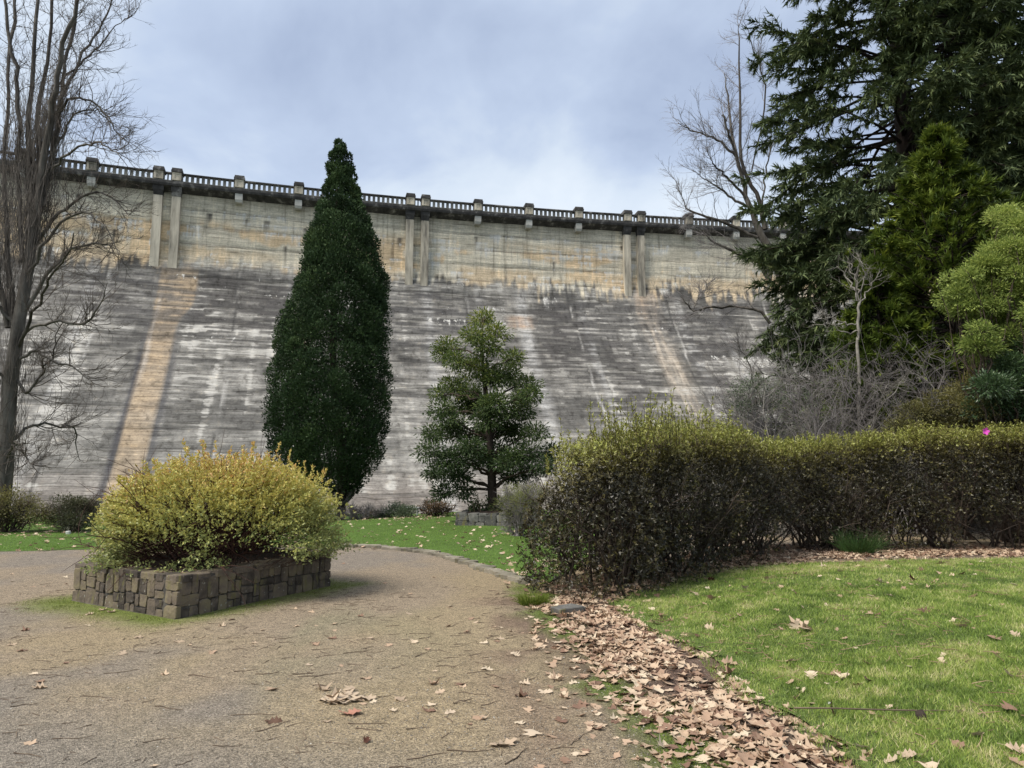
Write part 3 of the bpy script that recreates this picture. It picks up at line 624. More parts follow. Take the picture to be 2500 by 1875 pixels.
def stone(rg, parent, o3, es, ez, en, cell, thick, mat, gap=.004, jit=.020):
    s0, s1, z0, z1 = cell; g = gap
    s0 += g; s1 -= g; z0 += g; z1 -= g; w, h = s1 - s0, z1 - z0; c = min(w, h) * .22
    poly = [(s0 + c * rg.uniform(.2, 1.3), z0), (s1 - c * rg.uniform(.2, 1.3), z0), (s1, z0 + c * rg.uniform(.2, 1.3)), (s1, z1 - c * rg.uniform(.2, 1.3)),
            (s1 - c * rg.uniform(.2, 1.3), z1), (s0 + c * rg.uniform(.2, 1.3), z1), (s0, z1 - c * rg.uniform(.2, 1.3)), (s0, z0 + c * rg.uniform(.2, 1.3))]
    p = np.array(poly) + np.array([[rg.uniform(-jit, jit) * .6, rg.uniform(-jit, jit) * .6] for _ in poly])
    p[:, 0] = np.clip(p[:, 0], s0 - .004, s1 + .004); p[:, 1] = np.clip(p[:, 1], z0 - .004, z1 + .004)
    m = p.mean(0); t = thick * rg.uniform(.85, 1.12); tilt = np.array([rg.uniform(-.08, .08), rg.uniform(-.06, .06)])
    rings = []
    for f, dd in ((1, -.03), (1, t - .007), (.94, t)):
        q = m + (p - m) * f
        d = np.full(8, dd) + ((q - m) @ tilt if dd > 0 else 0)
        if f < 1: d = d + np.array([rg.uniform(-.004, .004) for _ in range(8)])
        rings.append(o3 + q[:, :1] * es + q[:, 1:] * ez + d[:, None] * en)
    V = np.vstack(rings + [(o3 + m[0] * es + m[1] * ez + (t + rg.uniform(-.004, .008)) * en)[None]])
    i = np.arange(8); j = (i + 1) % 8
    q4 = np.vstack([np.stack([i, j, 8 + j, 8 + i], 1), np.stack([8 + i, 8 + j, 16 + j, 16 + i], 1)]); t3 = np.stack([16 + i, 16 + j, np.full(8, 24)], 1)
    return build('stone', V, [q4, t3], mat, parent, origin=o3 + m[0] * es + m[1] * ez)
def planter(Q, z0, h, wmax, hmax, label, mat, seed, capw=.24):
    rg = random.Random(seed); ctr = Q.mean(0)
    t = thing('stone_planter', (*ctr, z0), label, 'planter')
    parts = []; n = 4; T = .028
    for i in range(4):
        a, b = Q[i], Q[(i + 1) % 4]
        e = (b - a) / np.linalg.norm(b - a); nn = np.array([e[1], -e[0]])
        if nn @ (ctr - a) > 0: nn = -nn
        L = np.linalg.norm(b - a)
        es, en, ez = np.array([*e, 0]), np.array([*nn, 0]), np.array([0, 0, 1.])
        o3 = np.array([*a, z0])
        for cell in split_cells(rg, -T if i % 2 else 0, L + (T if i % 2 else 0), -.02, h - .05, wmax, hmax): stone(rg, t, o3, es, ez, en, cell, T, mat)
        # flat stones on top of the wall
        x = -T
        while x < L - capw * .5:
            w = rg.uniform(.16, .36); x1 = min(x + w, L + T) if i % 2 else min(x + w, L - capw)
            if x1 - x < .05: break
            stone(rg, t, o3 + np.array([0, 0, h - .045]), es, -en, ez, (max(x, 0 if not i % 2 else capw * 0 + x), x1, -.03 - .02 * rg.random(), capw), .042, mat, .006); x = x1
        inn = -nn * capw
        V = np.array([[*(a + e * .0), z0 - .05], [*b, z0 - .05], [*(b + inn), z0 - .05], [*(a + inn), z0 - .05], [*a, z0 + h - .03], [*b, z0 + h - .03], [*(b + inn), z0 + h - .03], [*(a + inn), z0 + h - .03]]) 
        V[:, :2] += nn * (.004 + .001 * i); V[:, 2] += .0013 * i
        parts.append((V, np.array([[0, 1, 2, 3], [4, 5, 6, 7], [0, 1, 5, 4], [1, 2, 6, 5], [2, 3, 7, 6], [3, 0, 4, 7]])))
    V, f = join(parts); build('mortar_core', V, f, mortar, t)
    k = 24; a_, b_ = np.meshgrid(np.linspace(.04, .96, k), np.linspace(.04, .96, k))
    P = Q[0] + a_[..., None] * (Q[1] - Q[0]) + b_[..., None] * (Q[3] - Q[0])
    zc = z0 + h - .05 + .10 * np.sin(a_ * np.pi) * np.sin(b_ * np.pi) + .03 * fbm(P[..., 0] * 6, P[..., 1] * 6, 12)
    build('soil', np.concatenate([P, zc[..., None]], -1), grid_faces(k, k), mulch, t, smooth_=True)
    return t
pl1 = planter(PLQ, 0., .46, .21, .20, 'low square bluestone planter on the gravel holding the golden bush', stone_brown, 5)
V = []
for e_, z_ in ((.05, -.03), (.05, .004)):
    for q in PLQ: d_ = (q - PLQ.mean(0)); V.append([*(q + d_ / np.linalg.norm(d_) * e_), z_])
ii = np.arange(4)
build('footing', np.array(V), [np.array([[4, 5, 6, 7]]), np.stack([ii, (ii + 1) % 4, 4 + (ii + 1) % 4, 4 + ii], 1)], footing_mat, pl1)
pa = np.array([G(1117, 1284)[0], 20.9]); Q2 = np.array([pa, pa + [2.3, -.25], pa + [2.5, 2.0], pa + [.2, 2.2]])
pl2 = planter(Q2, 0.0, .40, .42, .30, 'grey stone planter bed on the back lawn with the young tree in it', stone_grey, 8)

# ------------------------------------------------------------------ foliage recipes
def sprig_leaves(P, per, rng, L, Wd, lo=.3, spread_=.9, up=.6):
    M = len(P); b, d, pi, t = spread(P, per, rng, lo, 1.0, (spread_ * .5, spread_ * 1.3))
    n = len(b); nrm = rng.normal(size=(n, 3)) * .55 + np.array([0, 0, up])
    return b, d, nrm, L * rng.uniform(.65, 1.2, n), Wd * rng.uniform(.7, 1.2, n), pi, t
def lobes_leaves(lobes, per, sub, rng, L, Wd, clump=.22, droop=.0, squash=.8):
    """lobes [k,4] centre+radius: leaf clumps through each lobe's outer volume"""
    lobes = np.asarray(lobes, float); out = []
    for c in lobes:
        nsub = max(4, int(sub * (c[3] / lobes[:, 3].mean()) ** 2))
        d = rdir(rng, nsub); d[:, 2] = np.where(d[:, 2] < -.55, -d[:, 2], d[:, 2])
        cc = c[:3] + d * c[3] * (rng.random((nsub, 1)) ** .45) * np.array([1, 1, squash])
        m = max(3, int(per / sub)); q = np.repeat(cc, m, 0); dd = rdir(rng, nsub * m)
        pos = q + dd * clump * rng.random((len(q), 1)) ** .5 * np.array([1.15, 1.15, .7])
        out.append(np.hstack([pos, dd * .7 + np.repeat(d, m, 0) * .5]))
    o = np.concatenate(out); n = len(o); pos, dirs = o[:, :3], o[:, 3:]
    dirs[:, 2] -= droop; nrm = rng.normal(size=(n, 3)) * .6 + np.array([0, 0, .8]) + .3 * dirs
    return pos, dirs, nrm, L * rng.uniform(.6, 1.25, n), Wd * rng.uniform(.7, 1.2, n)
def lobe_px(lst, Y, rng, dep=.5):
    o = []
    for px, py, r in lst:
        rr = r / F * Y; o.append([*W(px, py, Y + rng.uniform(-dep, dep) * 1.2), rr])
    return np.array(o)
def limbs_to(base, ends, rng, r0, n=8, sag=.12):
    P = []
    for e in ends:
        e = np.asarray(e); t = np.linspace(0, 1, n)[:, None]; L = np.linalg.norm(e - base)
        p = base * (1 - t) + e * t; p[:, 2] += (np.sin(t[:, 0] * np.pi) * sag * L); p[1:-1] += rng.normal(scale=.025 * L, size=(n - 2, 3)); P.append(p)
    P = np.array(P); return P, taper(len(P), n, r0, r0 * .2)

# ---- golden bush in the planter
rng = np.random.default_rng(21)
BC = PLQ.mean(0)
bush = thing('golden_bush', (*BC, .45), 'rounded golden yellow leafed bush overflowing the bluestone planter', 'bush')
nS = 4200
d = rdir(rng, nS * 2); d = d[d[:, 2] > -.22][:nS]; nS = len(d)
lump = 1 + .16 * (fbm(np.arctan2(d[:, 1], d[:, 0]) * 2.2 + 9, d[:, 2] * 3.0, 5, 3) - .5) * 2
rad = np.array([1.56, 1.4, 1.16]); 
flat = np.sign(d) * np.abs(d) ** np.array([.9, .9, .85])
ends = np.array([*BC, .62]) + np.array([.16, 0, 0]) + flat * rad * lump[:, None] * rng.uniform(.86, 1.02, (nS, 1))
ends[:, 2] = np.maximum(ends[:, 2], .47 + .1 * rng.random(nS))
L_ = rng.uniform(.35, .65, nS); out_ = unit(flat * np.array([1, 1, .9]) + np.array([0, 0, .35]))
P = grow(ends - out_ * L_[:, None], out_ + [0, 0, .25], L_ * 1.1, 6, rng, .10, (0, 0, -.07))
tops = d[:, 2] > .55; k = np.where(tops)[0][:150]
P2 = grow(ends[k], np.array([0, 0, 1.]) + .35 * rng.normal(size=(len(k), 3)), rng.uniform(.08, .26, len(k)), 6, rng, .1, (0, 0, .05))
P = np.concatenate([P, P2])
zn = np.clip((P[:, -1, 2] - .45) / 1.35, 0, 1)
b, dd, nn, L, Wd, pi, t = sprig_leaves(P, 20, rng, .047, .024, .30, .9)
low_thin = rng.random(len(b)) < np.clip(.0 + 1.15 * zn[pi] ** 1.3 + .45 * smooth(-.5, -1.1, b[:, 0] - BC[0]) + .6 * smooth(.42, .62, fbm(b[:, 0] * 2.2, b[:, 2] * 3, 66)) - .15, 0, 1)
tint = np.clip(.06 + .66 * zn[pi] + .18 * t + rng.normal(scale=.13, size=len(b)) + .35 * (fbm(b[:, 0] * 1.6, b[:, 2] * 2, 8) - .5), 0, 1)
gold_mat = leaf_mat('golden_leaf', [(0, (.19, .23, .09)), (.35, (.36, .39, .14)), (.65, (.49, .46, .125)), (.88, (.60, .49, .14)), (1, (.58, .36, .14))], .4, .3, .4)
s_ = low_thin; leaves('foliage', b[s_], dd[s_], nn[s_], L[s_], Wd[s_], tint[s_], gold_mat, bush)
st = grow(np.column_stack([BC + rng.normal(scale=.28, size=(150, 2)), np.full(150, .43)]), np.column_stack([rng.normal(scale=.8, size=(150, 2)), np.ones(150)]), rng.uniform(.9, 1.5, 150), 9, rng, .12, (0, 0, -.05))
b2, d2, _, _ = spread(st, 7, rng, .25, .9, (.3, .8)); st2 = grow(b2, d2, rng.uniform(.3, .7, len(b2)), 5, rng, .15, (0, 0, .02))
twig_red = noise_mat('bush_twig', [(.3, (.035, .016, .012)), (.7, (.09, .045, .033))], 3, bump=0)
V, q = join([tubes(st, taper(len(st), 9, .012, .004), 4), tubes(st2, taper(len(st2), 5, .005, .002), 3), tubes(P[:1400, ::2], taper(1400, 3, .003, .0012), 3)])
build('stems', V, q, twig_red, bush)['kind'] = 'stuff'

# ---- hedge: two azalea blocks growing along the leaf-strewn bank
HC = curve(np.array([[1.12, 9.85, 0, 0], [2.3, 11.3, 0, 0], [4.0, 13.6, 0, 0], [5.8, 15.0, 0, 0], [7.6, 15.3, 0, 0], [10.5, 15.3, 0, 0], [15, 15.6, 0, 0]]), 120)[:, :2]
hs = np.concatenate([[0], np.cumsum(np.hypot(*np.diff(HC, axis=0).T))])
def zt_at(x): return np.interp(x, [.2, 1.1, 2.2, 3.2, 4.2, 5.2, 6.3, 8, 10, 13], [1.55, 1.92, 2.15, 2.22, 2.22, 2.02, 2.15, 2.28, 2.38, 2.4])
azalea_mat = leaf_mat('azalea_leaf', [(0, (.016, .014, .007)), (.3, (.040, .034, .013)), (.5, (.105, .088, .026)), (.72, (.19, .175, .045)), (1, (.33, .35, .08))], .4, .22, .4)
def hedge(u0, u1, label, seed, nros, gaps):
    rng = np.random.default_rng(seed)
    i0, i1 = np.searchsorted(hs, [u0, u1]); line = HC[i0:i1 + 1]
    o = thing('hedge', (*line.mean(0), 0), label, 'hedge')
    tot = len(line); ii = rng.integers(0, tot, nros * 16)
    pt = line[ii] + rng.uniform(-1.35, 1.35, (len(ii), 2)); z = rng.uniform(.03, 1, len(ii)) * 2.7
    d = pdist(line, pt[:, 0], pt[:, 1]); w = .98 + .12 * np.sin(pt[:, 0] * 1.7)
    zt = zt_at(pt[:, 0]); nz = fbm(pt[:, 0] * 1.4 + z, pt[:, 1] * 1.4 - z, seed, 3)
    r = ((d / w) ** 2.6 + (z / zt) ** 2.8) ** (1 / 2.7) / (1 + .36 * (nz - .5))
    clmp = smooth(.36, .56, fbm(pt[:, 0] * 2.6 + z * 1.7, pt[:, 1] * 2.6 - z * 2.1, seed + 11, 3))
    pr = np.where(r > 1.0, np.exp(-(r - 1.0) / .022), np.clip((r - .52) / .36, 0, 1) ** 1.5 * .9 + .04)
    lowf = np.where(pt[:, 0] < 2.1, 1.3, .62 + .38 * smooth(.2, .8, z + .5 * (fbm(pt[:, 0] * 1.1, z * 0, seed + 3) - .5)))
    for gx, gw, gh in gaps: lowf = lowf * (1 - .97 * smooth(gw, gw * .6, np.abs(pt[:, 0] - gx)) * smooth(gh + .25, gh - .1, z))
    keep = np.where(rng.random(len(ii)) < pr * lowf * (.06 + .94 * np.maximum(np.maximum(clmp, smooth(.85, .98, z / zt)), smooth(2.4, 1.5, pt[:, 0]))))[0][:nros]
    pt, z, r, zt, d = pt[keep], z[keep], r[keep], zt[keep], d[keep]; ni = np.argmin(((pt[:, None] - line[None, ::3]) ** 2).sum(-1), 1) * 3
    outw = pt - line[ni]; outw = outw / np.maximum(np.linalg.norm(outw, axis=1, keepdims=True), .05)
    ax_ = unit(np.column_stack([outw * (d / .98)[:, None] ** 2, (z / zt) ** 2 * 1.1 + .35]) + .45 * rng.normal(size=(len(pt), 3)))
    K = 5; pos = np.repeat(np.column_stack([pt, z]), K, 0) + rng.normal(scale=.012, size=(len(pt) * K, 3)); A = np.repeat(ax_, K, 0)
    side = unit(np.cross(A, rng.normal(size=A.shape))); dirs = unit(side + A * rng.uniform(.1, 1.1, (len(A), 1))); nrm = A + .25 * rng.normal(size=A.shape)
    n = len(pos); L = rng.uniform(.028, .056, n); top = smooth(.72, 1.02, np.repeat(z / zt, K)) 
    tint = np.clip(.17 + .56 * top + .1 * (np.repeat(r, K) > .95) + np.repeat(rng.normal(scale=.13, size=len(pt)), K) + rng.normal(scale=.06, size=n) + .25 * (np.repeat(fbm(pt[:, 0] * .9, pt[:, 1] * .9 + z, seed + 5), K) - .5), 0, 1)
    parts = [(pos, dirs, nrm, L, L * rng.uniform(.32, .45, n), tint)]
    # new shoots standing above the top
    nsh = int(95 * (u1 - u0)); ii = rng.integers(0, tot, nsh); pb = line[ii] + rng.uniform(-.75, .75, (nsh, 2)); hx = zt_at(pb[:, 0])
    clus = smooth(.42, .62, fbm(pb[:, 0] * 1.3, pb[:, 1] * 1.3, seed + 8)); tall = rng.uniform(.15, .3, nsh) + .65 * rng.random(nsh) ** 1.3 * clus * smooth(5.5, 3, pb[:, 0]) + .2 * rng.random(nsh)
    sh = grow(np.column_stack([pb, hx * .93 - .05]), np.column_stack([rng.normal(scale=.22, size=(nsh, 2)), np.ones(nsh)]), tall, 6, rng, .09, (0, 0, .06))
    b, dd, nn, L, Wd, pi, t = sprig_leaves(sh, 26, rng, .055, .02, .15, .95, .5)
    parts.append((b, dd, nn, L, Wd, np.clip(.68 + .25 * t + rng.normal(scale=.12, size=len(b)), 0, 1)))
    cat_ = [np.concatenate(x) for x in zip(*parts)]
    leaves('foliage', *cat_[:4], cat_[4] * 1.15, cat_[5], azalea_mat, o, tri=True)
    ns = int(24 * (u1 - u0)); ii = rng.integers(0, tot, ns); sb = line[ii] + rng.normal(scale=.28, size=(ns, 2))
    for gx, gw, gh in gaps: sb = sb[np.abs(sb[:, 0] - gx) > gw * .62]
    ns = len(sb)
    st = grow(np.column_stack([sb, np.full(ns, -.03)]), np.column_stack([rng.normal(scale=.34, size=(ns, 2)), np.ones(ns)]), rng.uniform(1.1, 1.8, ns), 9, rng, .16, (0, 0, .03))
    b, dd, _, _ = spread(st, 9, rng, .2, .95, (.4, 1.1)); s2 = grow(b, dd, rng.uniform(.3, .7, len(b)), 4, rng, .2, (0, 0, .05))
    b, dd, _, _ = spread(s2, 1, rng, .3, 1, (.3, .9)); s3 = grow(b, dd, rng.uniform(.12, .3, len(b)), 4, rng, .15, (0, 0, .05))
    V, q = join([tubes(st, taper(ns, 9, .022 * rng.uniform(.6, 1.3, ns), .006), 5), tubes(s2, taper(len(s2), 4, .007, .003), 3), tubes(s3, taper(len(s3), 4, .003, .0015), 3), tubes(sh, taper(nsh, 6, .004, .002), 3)])
    build('stems', V, q, bark_dark, o)['kind'] = 'stuff'
    return o
hedge(0, 6.4, 'dark olive azalea hedge whose rounded end meets the gravel path', 31, 30000, [(5.3, .6, .55)])
hedge(6.3, hs[-1] - 1.5, 'dark brown green azalea hedge behind the near lawn with one pink flower in it', 32, 25000, [(5.6, .6, .55), (9.6, .7, .55)])
pink = noise_mat('pink_petal', [(.3, (.55, .05, .38)), (.7, (.75, .12, .55))], 30, bump=0, rough=.5)
pc = W(2405, 1053, 14.25); fl = thing('azalea_flower', pc, 'single bright pink flower near the top of the hedge', 'flower')
th = np.arange(5) / 5 * 2 * np.pi
for a in th:
    dv = np.array([math.cos(a), -.45, math.sin(a)]); pp = pc + dv[None] * .0
    s3 = unit(np.cross(dv, [0, -1, 0])); m = pc + dv * .045
    V = np.array([pc, pc + dv * .03 + s3 * .025, pc + dv * .065 + s3 * .026, pc + dv * .075, pc + dv * .065 - s3 * .026, pc + dv * .03 - s3 * .025]); build('petal', V, [np.array([[0, 1, 2, 3], [0, 3, 4, 5]])], pink, fl)

# ---- columnar conifer on the lawn
rng = np.random.default_rng(41)
YC = 26.0
oy = [348, 362, 388, 480, 540, 600, 700, 760, 800, 900, 1000, 1060, 1100, 1150, 1185, 1205]
ol = [822, 808, 800, 783, 762, 745, 725, 695, 682, 662, 652, 655, 664, 690, 740, 815]
orr = [832, 845, 862, 882, 905, 928, 950, 951, 952, 956, 950, 946, 938, 915, 880, 850]
oz = np.array([W(800, y, YC)[2] for y in oy]); oc = np.array([W((a + b) / 2, y, YC)[0] for a, b, y in zip(ol, orr, oy)]); orad = np.array([(b - a) / 2 / F * YC for a, b in zip(ol, orr)])
orad *= .95; o_ = np.argsort(oz); oz, oc, orad = oz[o_], oc[o_], orad[o_]
cyp = thing('columnar_conifer', (oc[0], YC, h0(oc[0], YC)), 'tall dense dark green columnar conifer standing against the dam', 'tree')
dark_conifer = leaf_mat('dark_conifer_leaf', [(0, (.020, .036, .016)), (.45, (.042, .074, .030)), (.8, (.078, .122, .046)), (1, (.12, .17, .065))], .6, .15, .18)
nc = 1150
zc = rng.uniform(0, 1, nc * 6) * (oz[-1] - oz[0]) + oz[0]; zc = zc[rng.random(len(zc)) < np.interp(zc, oz, orad) / orad.max() + .06][:nc]
rr = np.interp(zc, oz, orad); aa = rng.uniform(0, 2 * np.pi, len(zc)); cr = .44 * rng.uniform(.6, 1.5, len(zc)) * np.clip(rr / 1.2, .45, 1.1)
ro = np.maximum(rr - cr * .85, 0) * np.where(rng.random(len(zc)) < .28, rng.uniform(.35, .78, len(zc)), rng.uniform(.84, 1.10, len(zc)))
C = np.column_stack([np.interp(zc, oz, oc) + np.cos(aa) * ro, YC + np.sin(aa) * ro, zc]); outd = np.column_stack([np.cos(aa), np.sin(aa), .35 + 0 * aa])
m = 165; Q = np.repeat(C, m, 0); O = np.repeat(outd, m, 0); d = rdir(rng, len(Q)); d = unit(d + .75 * O)
pos = Q + d * np.repeat(cr, m)[:, None] * rng.uniform(.75, 1.08, (len(Q), 1)) * np.array([1, 1, 1.15])
dirs = unit(d * .8 + np.array([0, 0, .55]) + .3 * rng.normal(size=d.shape)); n = len(pos)
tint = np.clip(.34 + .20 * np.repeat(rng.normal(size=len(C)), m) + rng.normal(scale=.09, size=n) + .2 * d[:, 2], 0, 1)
leaves('foliage', pos, dirs, d + .5 * rng.normal(size=d.shape), rng.uniform(.05, .10, n), rng.uniform(.045, .075, n), tint, dark_conifer, cyp, tri=True)
bz = h0(oc[0], YC); b0 = np.array([W(832, 1200, YC)[0], YC, bz])
tr = curve(np.array([[b0[0], YC, bz - .1, .2], [b0[0], YC, 2, .17], [np.interp(6, oz, oc), YC, 6, .12], [oc[-1], YC, oz[-1] - .6, .03]]), 14)
V, q = tubes(tr[None, :, :3], tr[None, :, 3], 8); build('trunk', V, q, bark_dark, cyp)
P, Rr = limbs_to(np.array([b0[0], YC, bz + .35]), [[b0[0] + 1.1 * math.cos(a), YC + 1.1 * math.sin(a), 2.6 + .3 * math.sin(3 * a)] for a in np.linspace(0, 2 * np.pi, 11)[:-1]], rng, .06, 8, -.08)
V, q = tubes(P, Rr, 5); build('limbs', V, q, bark_grey, cyp)

# ---- young evergreen in the back planter
def crown_tree(name, label, cat, base, trunk, lobes, per, sub, L, Wd, mat, bark, seed, clump, droop=0., r_l=.04, tint_c=.4, top_bias=.3, group=None):
    rng = np.random.default_rng(seed); o = thing(name, base, label, cat, group)
    tr = curve(np.array(trunk), 14); V, q = tubes(tr[None, :, :3], tr[None, :, 3], 8); build('trunk', V, q, bark, o)
    tz = tr[:, 2]; Ps = []
    for c in lobes:
        i = int(np.clip(np.searchsorted(tz, c[2] - .35 * np.linalg.norm(c[:2] - tr[-1, :2]) - .15), 2, len(tr) - 2)); Ps.append(limbs_to(tr[i, :3], [c[:3]], rng, min(r_l, tr[i, 3] * .8), 8, .06))
    P = np.concatenate([p for p, _ in Ps]); Rr = np.concatenate([r for _, r in Ps])
    b, dd, _, _ = spread(P, 12, rng, .35, 1, (.4, 1.0)); lr = lobes[:, 3].mean(); P2 = grow(b, dd, rng.uniform(.4, .9, len(b)) * lr, 5, rng, .18, (0, 0, .04))
    V, q = join([tubes(P, Rr, 5), tubes(P2, taper(len(P2), 5, r_l * .22, .003), 3)]); build('limbs', V, q, bark, o)
    pos, dirs, nrm, LL, WW = lobes_leaves(lobes, per, sub, rng, L, Wd, clump, droop)
    n = len(pos); zz = (pos[:, 2] - pos[:, 2].min()) / np.ptp(pos[:, 2])
    tint = np.clip(tint_c + top_bias * (zz - .5) + rng.normal(scale=.14, size=n) + .3 * (fbm(pos[:, 0] * 1.5 + pos[:, 1], pos[:, 2] * 1.5, seed) - .5), 0, 1)
    leaves('crown', pos, dirs, nrm, LL, WW, tint, mat, o); return o
rng = np.random.default_rng(51); YT = 22.0
tl = [(1180, 780, 26), (1160, 825, 30), (1215, 812, 24), (1192, 850, 30), (1092, 852, 28), (1112, 885, 28), (1078, 872, 18), (1252, 880, 26), (1165, 905, 36), (1232, 925, 38), (1110, 950, 32), (1290, 940, 26), (1298, 968, 24), (1072, 965, 22),
      (1075, 1005, 26), (1140, 1000, 40), (1208, 995, 42), (1268, 1008, 36), (1056, 1062, 30), (1110, 1058, 38), (1180, 1072, 38), (1250, 1065, 38), (1308, 1060, 26), (1050, 1108, 26), (1106, 1128, 36), (1168, 1125, 34), (1244, 1130, 36), (1288, 1112, 30), (1072, 1158, 30), (1118, 1168, 32), (1085, 1205, 26), (1125, 1205, 22), (1250, 1165, 28), (1290, 1160, 24), (1345, 1110, 26), (1330, 1140, 24), (1150, 960, 28), (1200, 930, 28), (1188, 1032, 32), (1150, 1095, 30), (1215, 1108, 28), (1228, 1040, 30), (1170, 985, 26), (1095, 1030, 24), (1262, 975, 22)]
lb = lobe_px(tl, YT, rng, 1.1); lb[:, 3] *= .98
tb = W(1203, 1240, YT); tb[2] = .3
young = leaf_mat('evergreen_leaf', [(0, (.035, .058, .024)), (.4, (.07, .105, .036)), (.7, (.135, .175, .046)), (1, (.30, .31, .065))], .55, .3, .22)
crown_tree('young_tree', 'young broadleaf evergreen tree growing from the grey stone planter bed', 'tree', tb, [[*tb, .15], [*W(1200, 1150, YT), .13], [*W(1190, 1000, YT), .09], [*W(1178, 880, YT), .05], [*W(1178, 775, YT), .012]], lb, 820, 34, .115, .045, young, bark_dark, 52, .26, .25, .05, .44, .8)
# dry stalks and a short stake in the back planter
st = thing('planter_stalks', (*Q2.mean(0), .38), 'dry brown stalks and low leaves growing around the young tree base in the planter', 'plant')
rng = np.random.default_rng(53); bb = np.column_stack([pa[0] + rng.uniform(.35, 1.9, 160), 21.3 + rng.uniform(0, 1.3, 160), np.full(160, .36)])
P = grow(bb, np.column_stack([rng.normal(scale=.35, size=(160, 2)), np.ones(160)]), rng.uniform(.15, .6, 160), 5, rng, .15, (0, 0, -.03))
V, q = tubes(P, taper(160, 5, .009, .003), 3); build('stalks', V, q, noise_mat('dry_stalk', [(.3, (.10, .07, .045)), (.7, (.24, .18, .11))], 5, bump=0), st)['kind'] = 'stuff'
b, dd, nn, L, Wd, pi, t = sprig_leaves(P[:90], 12, rng, .12, .04, .1, 1.0); leaves('foliage', b, dd, nn, L, Wd, rng.random(len(b)) * .6, young, st)

# ---- low shrubs
def shrub(name, label, lst, Y, seed, mat, per, sub, L, Wd, clump, stems=10, bark=bark_dark, droop=0., twiggy=0, tint_c=.4, top=.5, zbase=None):
    rng = np.random.default_rng(seed); lob = lobe_px(lst, Y, rng, .5)
    if name == 'lime_shrub': lob = np.concatenate([np.column_stack([lob[:, :3] + rdir(rng, len(lob)) * lob[:, 3:] * .7, lob[:, 3] * rng.uniform(.38, .6, len(lob))]) for _ in range(4)])
    c = lob[:, :2].mean(0); zb = float(h0(c[0], c[1])) if zbase is None else zbase
    o = thing(name, (*c, zb), label, 'shrub')
    P, Rr = limbs_to(np.array([c[0], c[1], zb - .05]), np.concatenate([lob[:, :3]] * max(1, stems // len(lob))) + rng.normal(scale=.15, size=(len(lob) * max(1, stems // len(lob)), 3)), rng, .03, 8, .03)
    P[:, 0, :2] += rng.normal(scale=.14, size=(len(P), 2)); parts = [tubes(P, Rr, 5)]
    b, dd, _, _ = spread(P, 10 + twiggy, rng, .3, 1, (.3, .9)); lr = lob[:, 3].mean(); P2 = grow(b, dd, rng.uniform(.5, 1.3, len(b)) * lr, 6, rng, .15, (0, 0, .06)); parts.append(tubes(P2, taper(len(P2), 6, .007, .003), 3))
    if twiggy:
        b, dd, _, _ = spread(P2, twiggy // 3, rng, .2, 1, (.3, .9)); P3 = grow(b, dd, rng.uniform(.3, .7, len(b)) * lr, 5, rng, .15, (0, 0, .06)); parts.append(tubes(P3, taper(len(P3), 5, .004, .002), 3))
    V, q = join(parts); build('stems', V, q, bark, o)['kind'] = 'stuff'
    if per:
        pos, dirs, nrm, LL, WW = lobes_leaves(lob, per, sub, rng, L, Wd, clump, droop); n = len(pos); zz = (pos[:, 2] - pos[:, 2].min()) / np.ptp(pos[:, 2]); k = pos[:, 2] > h0(pos[:, 0], pos[:, 1]) + .02
        tint = np.clip(tint_c + top * (zz - .5) + rng.normal(scale=.16, size=n), 0, 1); leaves('foliage', pos[k], dirs[k], nrm[k], LL[k], WW[k], tint[k], mat, o)
    return o
olive = leaf_mat('olive_leaf', [(0, (.07, .072, .028)), (.5, (.17, .155, .05)), (1, (.32, .28, .085))], .45, .25, .4)
greyg = leaf_mat('grey_green_leaf', [(0, (.05, .065, .045)), (.5, (.12, .15, .09)), (1, (.24, .29, .18))], .5, .25, .35)
rusty = leaf_mat('rusty_leaf', [(0, (.06, .035, .02)), (.5, (.14, .085, .04)), (1, (.22, .13, .06))], .5, .25, .3)
lime = leaf_mat('lime_leaf', [(0, (.09, .13, .034)), (.4, (.23, .295, .075)), (.7, (.39, .45, .12)), (1, (.54, .57, .18))], .5, .35, .25)
rhodo = leaf_mat('rhododendron_leaf', [(0, (.03, .058, .025)), (.6, (.07, .115, .045)), (1, (.13, .18, .065))], .35, .15, .5)
yewm = leaf_mat('yellow_conifer_leaf', [(0, (.035, .058, .014)), (.4, (.085, .125, .02)), (.75, (.165, .205, .03)), (1, (.30, .32, .05))], .55, .25, .2)
redw = leaf_mat('redwood_needle', [(0, (.034, .052, .026)), (.45, (.085, .116, .052)), (.8, (.150, .182, .070)), (1, (.20, .22, .085))], .6, .15, .18)
shrub('lawn_shrub', 'olive brown shrub at the far left below the bare poplar', [(-20, 1240, 50), (30, 1228, 48), (70, 1250, 44), (20, 1272, 40), (95, 1262, 34), (-60, 1260, 55)], 18.5, 61, olive, 1300, 60, .06, .026, .2, 18, twiggy=6)
shrub('lawn_shrub', 'dark green shrub on a short trunk just left of the golden bush', [(165, 1240, 36), (140, 1262, 32), (195, 1252, 36), (180, 1278, 30), (215, 1272, 30), (215, 1235, 24)], 18.8, 62, leaf_mat('dull_green_leaf', [(0, (.035, .042, .024)), (.5, (.075, .08, .04)), (1, (.15, .14, .07))], .45, .25, .4), 1300, 60, .06, .026, .2, 18, twiggy=6, tint_c=.45)
shrub('lawn_shrub', 'reddish brown twiggy shrub just right of the golden bush by the dam', [(855, 1252, 22), (885, 1256, 20), (905, 1262, 16)], 25, 63, rusty, 160, 20, .06, .025, .2, 18, bark_mauve, twiggy=12)
